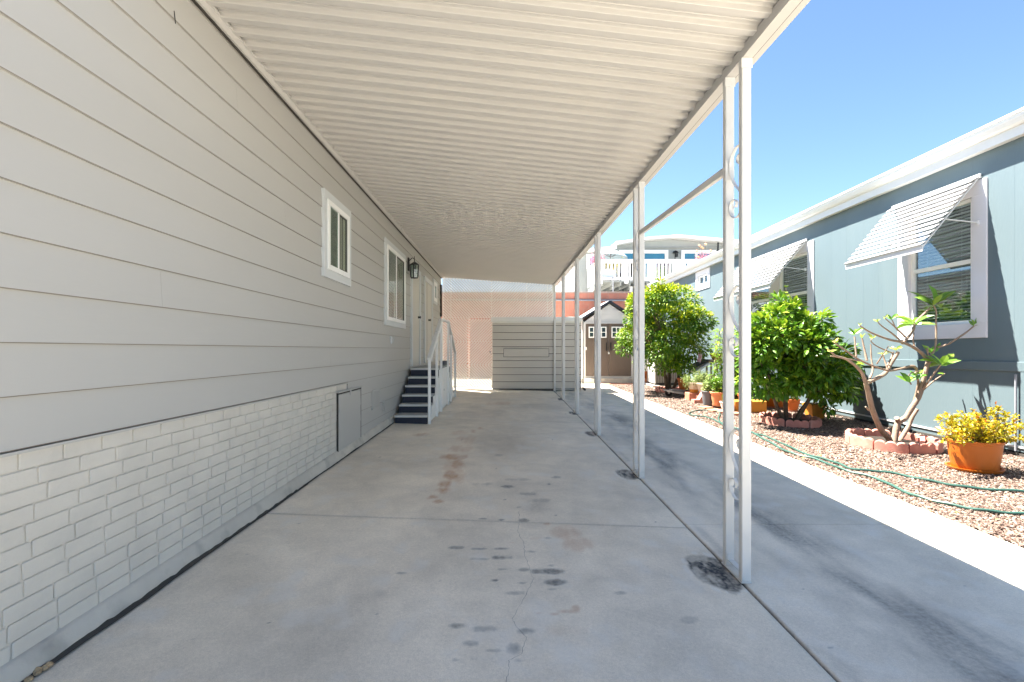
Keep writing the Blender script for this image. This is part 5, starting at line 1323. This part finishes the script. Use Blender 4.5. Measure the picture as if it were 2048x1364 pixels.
# wheeled plant caddy
p = garden(1366, 795); t = empty('plant_caddy', (p.x, p.y, 0), 'low black plant caddy with a rubber wheel beside the cream planters', 'caddy')
for (dx_, dy_) in ((.08,-.05),(-.28,.25)):
    mb = MB(); mb.lathe([(.03,-.03),(.09,-.028),(.095,0),(.09,.028),(.03,.03)], (0,0,0), 22); mb.v = [(p.x+dx_+q[0], p.y+dy_+q[2], .095+q[1]) for q in mb.v]; w = mb.build('wheel', M['black'], t)
    mb = MB(); mb.lathe([(.001,-.034),(.028,-.034),(.028,.034),(.001,.034)], (0,0,0), 12); mb.v = [(p.x+dx_+q[0], p.y+dy_+q[2], .095+q[1]) for q in mb.v]; mb.build('hub', M['hvac'], w)
mb = MB(); mb.bar((p.x-.42, p.y-.05, .17), (p.x+.0, p.y-.1, .10), .03, .03); mb.bar((p.x-.45, p.y+.15, .18), (p.x+.05, p.y+.12, .11), .03, .03); mb.build('frame', M['hvac'], t)
mb = MB(); mb.bar((p.x-.30, p.y+.05, .19), (p.x+.03, p.y+.02, .16), .24, .03); mb.build('platform', M['greypot'], t)
# front row
x, y, r, h = PP(1415.5, 812, 25, 30); pot('tall_pot', x, y, r, h, M['greypot'], 'tall dark grey pot holding a leafy herb', taper=.62, rimh=.03)
plant('potted_herb', x, y, h-.03, .20, .34, 520, .055, .03, M['leafpale'], 'leafy pale herb in the tall dark grey pot', up=.5, clumps=9)
x, y, r, h = PP(1435, 816, 29, 28); pot('flower_pot', x, y, r*.94, h, M['terra_pink'], 'wide rimmed peach terracotta pot between the grey pot and the white bowl', taper=.58, rim=.03, rimh=.045, saucer=M['terra_pink'], z=.045)
plant('potted_shrub', x, y, h+.02, .25, .42, 1000, .05, .024, M['leafdark'], 'bushy bright green shrub in the wide peach terracotta pot', up=.5, tsh=.22, clumps=11)
x, y, r, h = PP(1452, 825, 24, 17); pot('bowl_pot', x, y, r, h, M['whitepot'], 'small white glazed bowl on the red pavers', taper=.55, rim=.012, rimh=.02, z=.045)
plant('seedling', x, y, h+.02, .12, .26, 160, .05, .02, M['leafbright'], 'spindly green seedling in the small white bowl', up=.8, clumps=6)
k = 0
for (u, v, s, a) in ((1411, 817, .22, .3), (1430, 823, .24, .1), (1447, 826, .22, -.2), (1466, 829, .26, .15), (1478, 817, .24, .4)):
    y = F*CH/(v-V0); x = (u-U0)/F*y; mb = MB(); mb.box(-s/2, s/2, -s/2, s/2, 0.0, .042, .006); c_, s_ = math.cos(a), math.sin(a); mb.v = [(x+q[0]*c_-q[1]*s_, y+q[0]*s_+q[1]*c_, q[2]) for q in mb.v]
    o = mb.build('paver', M['paver']); k += 1
    tag(o, ['red paver under the tall dark grey pot', 'red paver in front of the peach terracotta pot', 'red paver under the small white bowl', 'red paver just behind the front post, nearest the hose', 'red paver beside the long ochre block'][k-1], 'paver', 'red pavers under the pots')
mb = MB(); p = garden(1398, 806); mb.prism([(p.x-.14, .0), (p.x+.10, .0), (p.x+.14, .24), (p.x+.08, .25), (p.x-.02, .08), (p.x-.14, .08)], 'y', p.y-.08, p.y+.10); tag(mb.build('edging_offcut', M['edging']), 'dark red wedge of edging leaning left of the tall grey pot', 'edging')
# ochre block with a small pot on top
p = garden(1533, 826); mb = MB(); bx1 = p.x; by = p.y
mb.box(bx1-.62, bx1, by-.02, by+.26, 0, .235, .012); tag(mb.build('terracotta_block', M['ochre']), 'long ochre clay block right of the front carport post', 'planter block')
pot('flower_pot', bx1-.40, by+.12, .10, .13, M['terracotta'], 'tiny terracotta pot standing on the ochre clay block', z=.237, taper=.7)
x, y, r, h = PP(1478, 806, 22, 18); pot('flower_pot', x, y, r, h, M['terracotta'], 'orange pot seen between the two tubes of the front post', taper=.6, z=.045)
# big orange bowl
x, y, r, h = PP(1546, 814, 54, 30); pot('planter_bowl', x, y, r, h+.02, M['terra_plastic'], 'wide orange planter bowl on a red saucer behind the dark citrus bush', taper=.66, rim=.02, rimh=.06, saucer=M['paver'])
plant('potted_plant', x-.05, y, h-.02, .24, .30, 220, .06, .025, M['leafdark'], 'sparse dark plant in the wide orange planter bowl', up=.6)
x, y, r, h = PP(1585, 823, 26, 25); pot('flower_pot', x, y, r, h, M['terracotta'], 'rimmed terracotta pot with a pale spindly plant behind the bush stems', taper=.6, rimh=.08, saucer=M['paver'])
plant('potted_plant', x, y, h-.02, .26, .46, 420, .06, .022, M['leafyellow'], 'pale yellow green spindly plant in the rimmed terracotta pot', up=.9, tsh=-.28, clumps=10)
p = garden(1629, 836); t = empty('square_pot', (p.x, p.y, 0), 'square ochre pot right of the dark citrus bush ring', 'pot'); s = .13; hh = .27
mb = MB()
for (a, b_, z0_, z1_) in ((.78, .95, .002, hh-.05),(1.08, 1.08, hh-.05, hh)):
    vs = [(p.x+i*s*q, p.y+j*s*q, z) for q, z in ((a, z0_), (b_, z1_)) for i, j in ((-1,-1),(1,-1),(1,1),(-1,1))]
    mb.add(vs, [(3,2,1,0),(4,5,6,7),(0,1,5,4),(1,2,6,5),(2,3,7,6),(3,0,4,7)])
mb.build('body', M['ochre'], t)
mb = MB(); mb.box(p.x-.11, p.x+.11, p.y-.11, p.y+.11, hh+.001, hh+.004); mb.build('soil', M['soil'], t)
pot('flower_pot', 4.93, 16.4, .17, .34, M['terracotta'], 'orange pot in front of the white lattice between shed and air conditioner', taper=.62, z=.02)
pot('flower_pot', 4.62, 15.55, .11, .16, M['terra_pink'], 'small pink pot beside the concrete pad of the air conditioner', taper=.7)
# ---- yellow green lance-leaved plant
p = Vector((4.85, 10.2, 0)); t = empty('ginger_plant', (p.x, p.y, 0), 'tall yellow green plant with long lance leaves behind the front post', 'plant')
P_=[];D_=[];U_=[];T_=[];Ls=[]; mb = MB()
for k in range(80):
    u = random.uniform(1425, 1520); v = random.uniform(648+abs(u-1475)*.35, 745); e = at(u, v, p.y+random.uniform(-.4,.4)); b0 = Vector((p.x+random.uniform(-.2,.25), p.y+random.uniform(-.2,.2), 0))
    pts = limb(mb, b0, e, .010, .004, .10, 8, 5)
    for i in range(2, 9):
        for q in range(4):
            a = random.uniform(0, 6.28); P_.append(pts[i]+Vector((0,0,random.uniform(-.06,.06)))); D_.append((math.cos(a), math.sin(a), random.uniform(-.1,.8))); U_.append((0,0,1)); T_.append(random.gauss(.45,.2)+(i-5)*.05); Ls.append(random.uniform(.12,.24))
mb.build('stem', M['twig'], t); Ls = np.array(Ls); leaf_mesh('leaves', P_, D_, U_, Ls, Ls*.21, T_, M['leafbright'], t, bend=.35)
# ---- plant stand at the wall
sx_, sy_ = 5.55, 12.6
t = empty('plant_stand', (sx_, sy_, 0), 'weathered wooden plant stand with sloping boards against the blue house', 'plant stand')
a = at(1412, 718, sy_); b_ = at(1434, 724, sy_)
mb = MB(); mb.box(a.x, b_.x+.35, sy_-.18, sy_+.18, b_.z-.02, a.z-.02, .005); mb.build('shelf', M['wood'], t)
for x in (a.x+.08, b_.x+.25):
    for y in (sy_-.14, sy_+.14): mb = MB(); mb.bar((x, y, 0), (x, y, b_.z-.021), .04, .04); mb.build('leg', M['wood'], t)
mb = MB(); q0, q1 = at(1374, 738, sy_-.1), at(1412, 719, sy_-.1); mb.bar(q0, q1, .5, .02); mb.build('sloping_board', M['black'], t)
mb = MB(); q0, q1 = at(1384, 744, sy_-.15), at(1412, 726, sy_-.15); mb.bar(q0, q1, .45, .05); mb.build('white_board', M['white'], t)
mb = MB(); mb.bar(at(1425, 756, sy_-.3), at(1440, 725, sy_-.3), .03, .05); mb.build('brace', M['wood'], t)
for (u, v) in ((1378, 740), (1400, 724)): mb = MB(); q = at(u, v, sy_); mb.tube([(q.x, q.y, 0), (q.x, q.y, q.z-.02)], .015, 6); mb.build('leg', M['black'], t)
q = at(1431, 717.5, sy_); pot('flower_pot', q.x, sy_-.02, .15, .17, M['terracotta'], 'orange pot standing on the wooden plant stand', z=a.z-.018, taper=.55, rimh=.06)
# little striped flag on a stick
q = at(1398, 722, 12.3); t = empty('small_flag', (q.x, q.y, 0), 'small red and white striped flag on a stick near the far citrus tree', 'flag')
mb = MB(); mb.tube([(q.x-.05, q.y, 0), (q.x+.05, q.y, q.z+.24)], .006, 6); mb.build('stick', M['wood'], t)
m, nt, b = newmat('flag_cloth'); N = nt.nodes; L = nt.links; tc = N.new('ShaderNodeTexCoord'); sp = N.new('ShaderNodeSeparateXYZ'); L.new(tc.outputs['Generated'], sp.inputs[0])
mt = N.new('ShaderNodeMath'); mt.operation = 'MULTIPLY'; mt.inputs[1].default_value = 4.5; L.new(sp.outputs[0], mt.inputs[0]); fr = N.new('ShaderNodeMath'); fr.operation = 'FRACT'; L.new(mt.outputs[0], fr.inputs[0]); gt = N.new('ShaderNodeMath'); gt.operation = 'GREATER_THAN'; gt.inputs[1].default_value = .5; L.new(fr.outputs[0], gt.inputs[0])
mx = N.new('ShaderNodeMix'); mx.data_type = 'RGBA'; L.new(gt.outputs[0], mx.inputs[0]); mx.inputs[6].default_value = (.55,.05,.07,1); mx.inputs[7].default_value = (.75,.72,.72,1); L.new(mx.outputs[2], b.inputs['Base Color'])
mb = MB(); vs = []; fs = []
for i in range(7):
    for j in range(4): vs.append((q.x-.05+.013*j+.017*i, q.y+.012*math.sin(i*1.1)+.006*j, q.z-.02+.07*j-.003*i))
for i in range(6):
    for j in range(3): fs.append((i*4+j, i*4+j+1, (i+1)*4+j+1, (i+1)*4+j))
mb.add(vs, fs); o = mb.build('cloth', m, t); sd_ = o.modifiers.new('s', 'SOLIDIFY'); sd_.thickness = .002
# ---- air conditioner
AX0, AX1, AY0, AY1, AZ = 4.69, 5.47, 14.6, 15.36, 1.09
t = empty('air_conditioner', ((AX0+AX1)/2, (AY0+AY1)/2, .05), 'square beige outdoor air conditioner with dark louvred sides beyond the citrus tree', 'air conditioner')
mb = MB(); mb.box(AX0-.02, AX1+.02, AY0-.02, AY1+.02, .05, .10, .01); mb.build('base_pan', M['black'], t)
mb = MB(); mb.box(AX0+.03, AX1-.03, AY0+.03, AY1-.03, .10, AZ-.06); mb.build('coil', M['hvacdark'], t)
mb = MB()
for (x, y) in ((AX0, AY0), (AX1, AY0), (AX0, AY1), (AX1, AY1)): mb = MB(); mb.box(x-.02, x+.02, y-.02, y+.02, .10, AZ-.06, .004); mb.build('corner_post', M['hvac'], t)
mb = MB(); mb.box(AX0-.018, AX0+.02, AY0+.021, AY1-.021, .10, AZ-.06, .003); mb.build('side_panel', M['hvac'], t)
mb = MB()
k = 0; x = AX0+.05
while x < AX1-.04: mb.box(x, x+.012, AY0+.002, AY0+.028, .12, AZ-.07); x += .05
z = .14
while z < AZ-.08: mb.box(AX0-.024, AX0-.018, AY0+.05, AY1-.05, z, z+.012); mb.box(AX0+.02, AX1-.02, AY0+.012, AY0+.024, z, z+.005); z += .045
mb.build('louvres', M['hvac'], t)
mb = MB(); mb.box(AX0-.025, AX1+.025, AY0-.025, AY1+.025, AZ-.06, AZ, .015); mb.lathe([(.001,.0),(.25,.0),(.26,.02),(.001,.03)], ((AX0+AX1)/2, (AY0+AY1)/2, AZ+.001), 24); mb.build('top_cover', M['hvac'], t)
mb = MB(); mb.box(AX0-.12, AX1+.1, AY0-.1, AY1+.1, -.02, .048, .01); tag(mb.build('equipment_pad', M['kerb']), 'thin concrete pad under the air conditioner', 'slab')
# white diamond lattice between shed and blue house
t = empty('lattice_fence', (5.4, 17.0, 0), 'low white diamond lattice fence between the garden shed and the blue house', 'fence')
mb = MB(); clip_bar(mb, 4.72, 6.2, .06, 1.04, 1, .085, .03, 17.0, .006); clip_bar(mb, 4.72, 6.2, .06, 1.04, -1, .085, .03, 17.008, .006); mb.build('lattice', M['vinyl'], t)
mb = MB(); 
for z in (.03, 1.05): mb.box(4.70, 6.22, 16.98, 17.03, z-.03, z+.02, .004)
mb.build('rail', M['vinyl'], t)
for x in (4.68, 6.22): mb = MB(); mb.box(x-.03, x+.03, 16.97, 17.04, 0, 1.12, .004); mb.build('fence_post', M['vinyl'], t)
mb = MB(); mb.box(3.2, 4.9, 15.25, 15.8, -.03, .012, .004); tag(mb.build('brick_path', M['paver']), kind='structure')
# ---- hoses
def hose(pts, label, r=.0125):
    P_ = []
    for q in pts: p = garden(*q); P_.append(Vector((p.x, p.y, r+.004)))
    P_ = catmull(P_, 8); mb = MB(); mb.tube([p+Vector((0,0,.004*math.sin(i*.9))) for i, p in enumerate(P_)], r, 8); o = mb.build('garden_hose', M['hose']); tag(o, label, 'hose', 'green garden hoses on the gravel'); return o
z6 = lambda x, y: (1400+x/2.418, 800+y/2.418)
hose([(1378,828),(1392,823),(1408,822),(1434,825),(1440,830),(1437,838),(1441,846),(1458,853),(1478,860)]+[z6(*q) for q in ((240,160),(330,185),(500,262),(640,302),(740,340),(900,355),(1100,395),(1300,430),(1567,450),(1800,462))], 'green hose strand farther from the driveway, looping back near the pots')
hose([(1378,830),(1390,833),(1410,835),(1430,842),(1446,851),(1470,861)]+[z6(*q) for q in ((225,150),(330,205),(430,258),(560,292),(700,345),(850,385),(1000,455),(1150,500),(1350,540),(1567,560),(1800,575))], 'green hose strand nearer the driveway edge')
# ---- downpipe on blue house's near end
mb = MB(); mb.tube([(XB-.03, 5.72, 1.0), (XB-.03, 5.72, .06)], .012, 8); mb.build('conduit', M['conduit'], blue)
# ---- dry leaves and debris on concrete & gravel
P_=[];D_=[];U_=[];T_=[]
for k in range(150):
    x = random.uniform(3.2, 6.2); y = random.uniform(3.2, 12); P_.append((x, y, .02)); D_.append((random.gauss(0,1), random.gauss(0,1), .1)); U_.append((random.gauss(0,.4), random.gauss(0,.4), 1)); T_.append(random.random())
o = leaf_mesh('leaf_litter', P_, D_, U_, rng.uniform(.015,.04,len(P_)), rng.uniform(.008,.018,len(P_)), T_, tinted('dry_leaf', [(0,(.20,.11,.05)),(.6,(.38,.25,.09)),(1,(.30,.34,.08))], .8), None); tag(o, 'dry fallen leaves scattered over the gravel bed', 'leaf litter', kind='stuff')
# ---- flowers on the far deck
for (u, v, y, rr, hh, n, mat, lab, L_) in ((1196, 516, 21.6, .55, .5, 500, M['pink'], 'pink flowering plant at the corner of the far deck railing', .08), (1222, 528, 21.5, .5, .7, 500, M['leafyellow'], 'yellow green plant behind the railing below the umbrella', .10), (1315, 545, 21.6, .6, .6, 500, M['leafdark'], 'dark green plants behind the middle of the deck railing', .10), (1408, 514, 23.0, .5, .5, 400, M['pink'], 'pink and mauve flowers in front of the right glass door', .07)):
    p = at(u, v, y); plant('deck_plant', p.x, y, max(fb, p.z-hh*.6), rr, hh, n, L_, L_*.5, mat, lab, up=.4, clumps=9)
t = empty('lantern_stem', (at(1400, 500, 22.6).x, 22.6, fb), 'peach coloured round balls on thin stems above the far deck', 'ornament')
for (u, v) in ((1399,491),(1403,494),(1406,496),(1411.5,488),(1394,502),(1397,514),(1421.5,501.5)):
    p = at(u, v, 22.6); mb = MB(); mb.lathe([(.001,-.055),(.04,-.045),(.058,0),(.04,.045),(.001,.055)], p, 10); mb.build('ball', M['peach'], t)
    mb = MB(); mb.tube([p-Vector((0,0,.05)), (t.location.x+(p.x-t.location.x)*.4, 22.6, fb+.3), (t.location.x, 22.6, fb)], .006, 5); mb.build('stem', M['twig'], t)
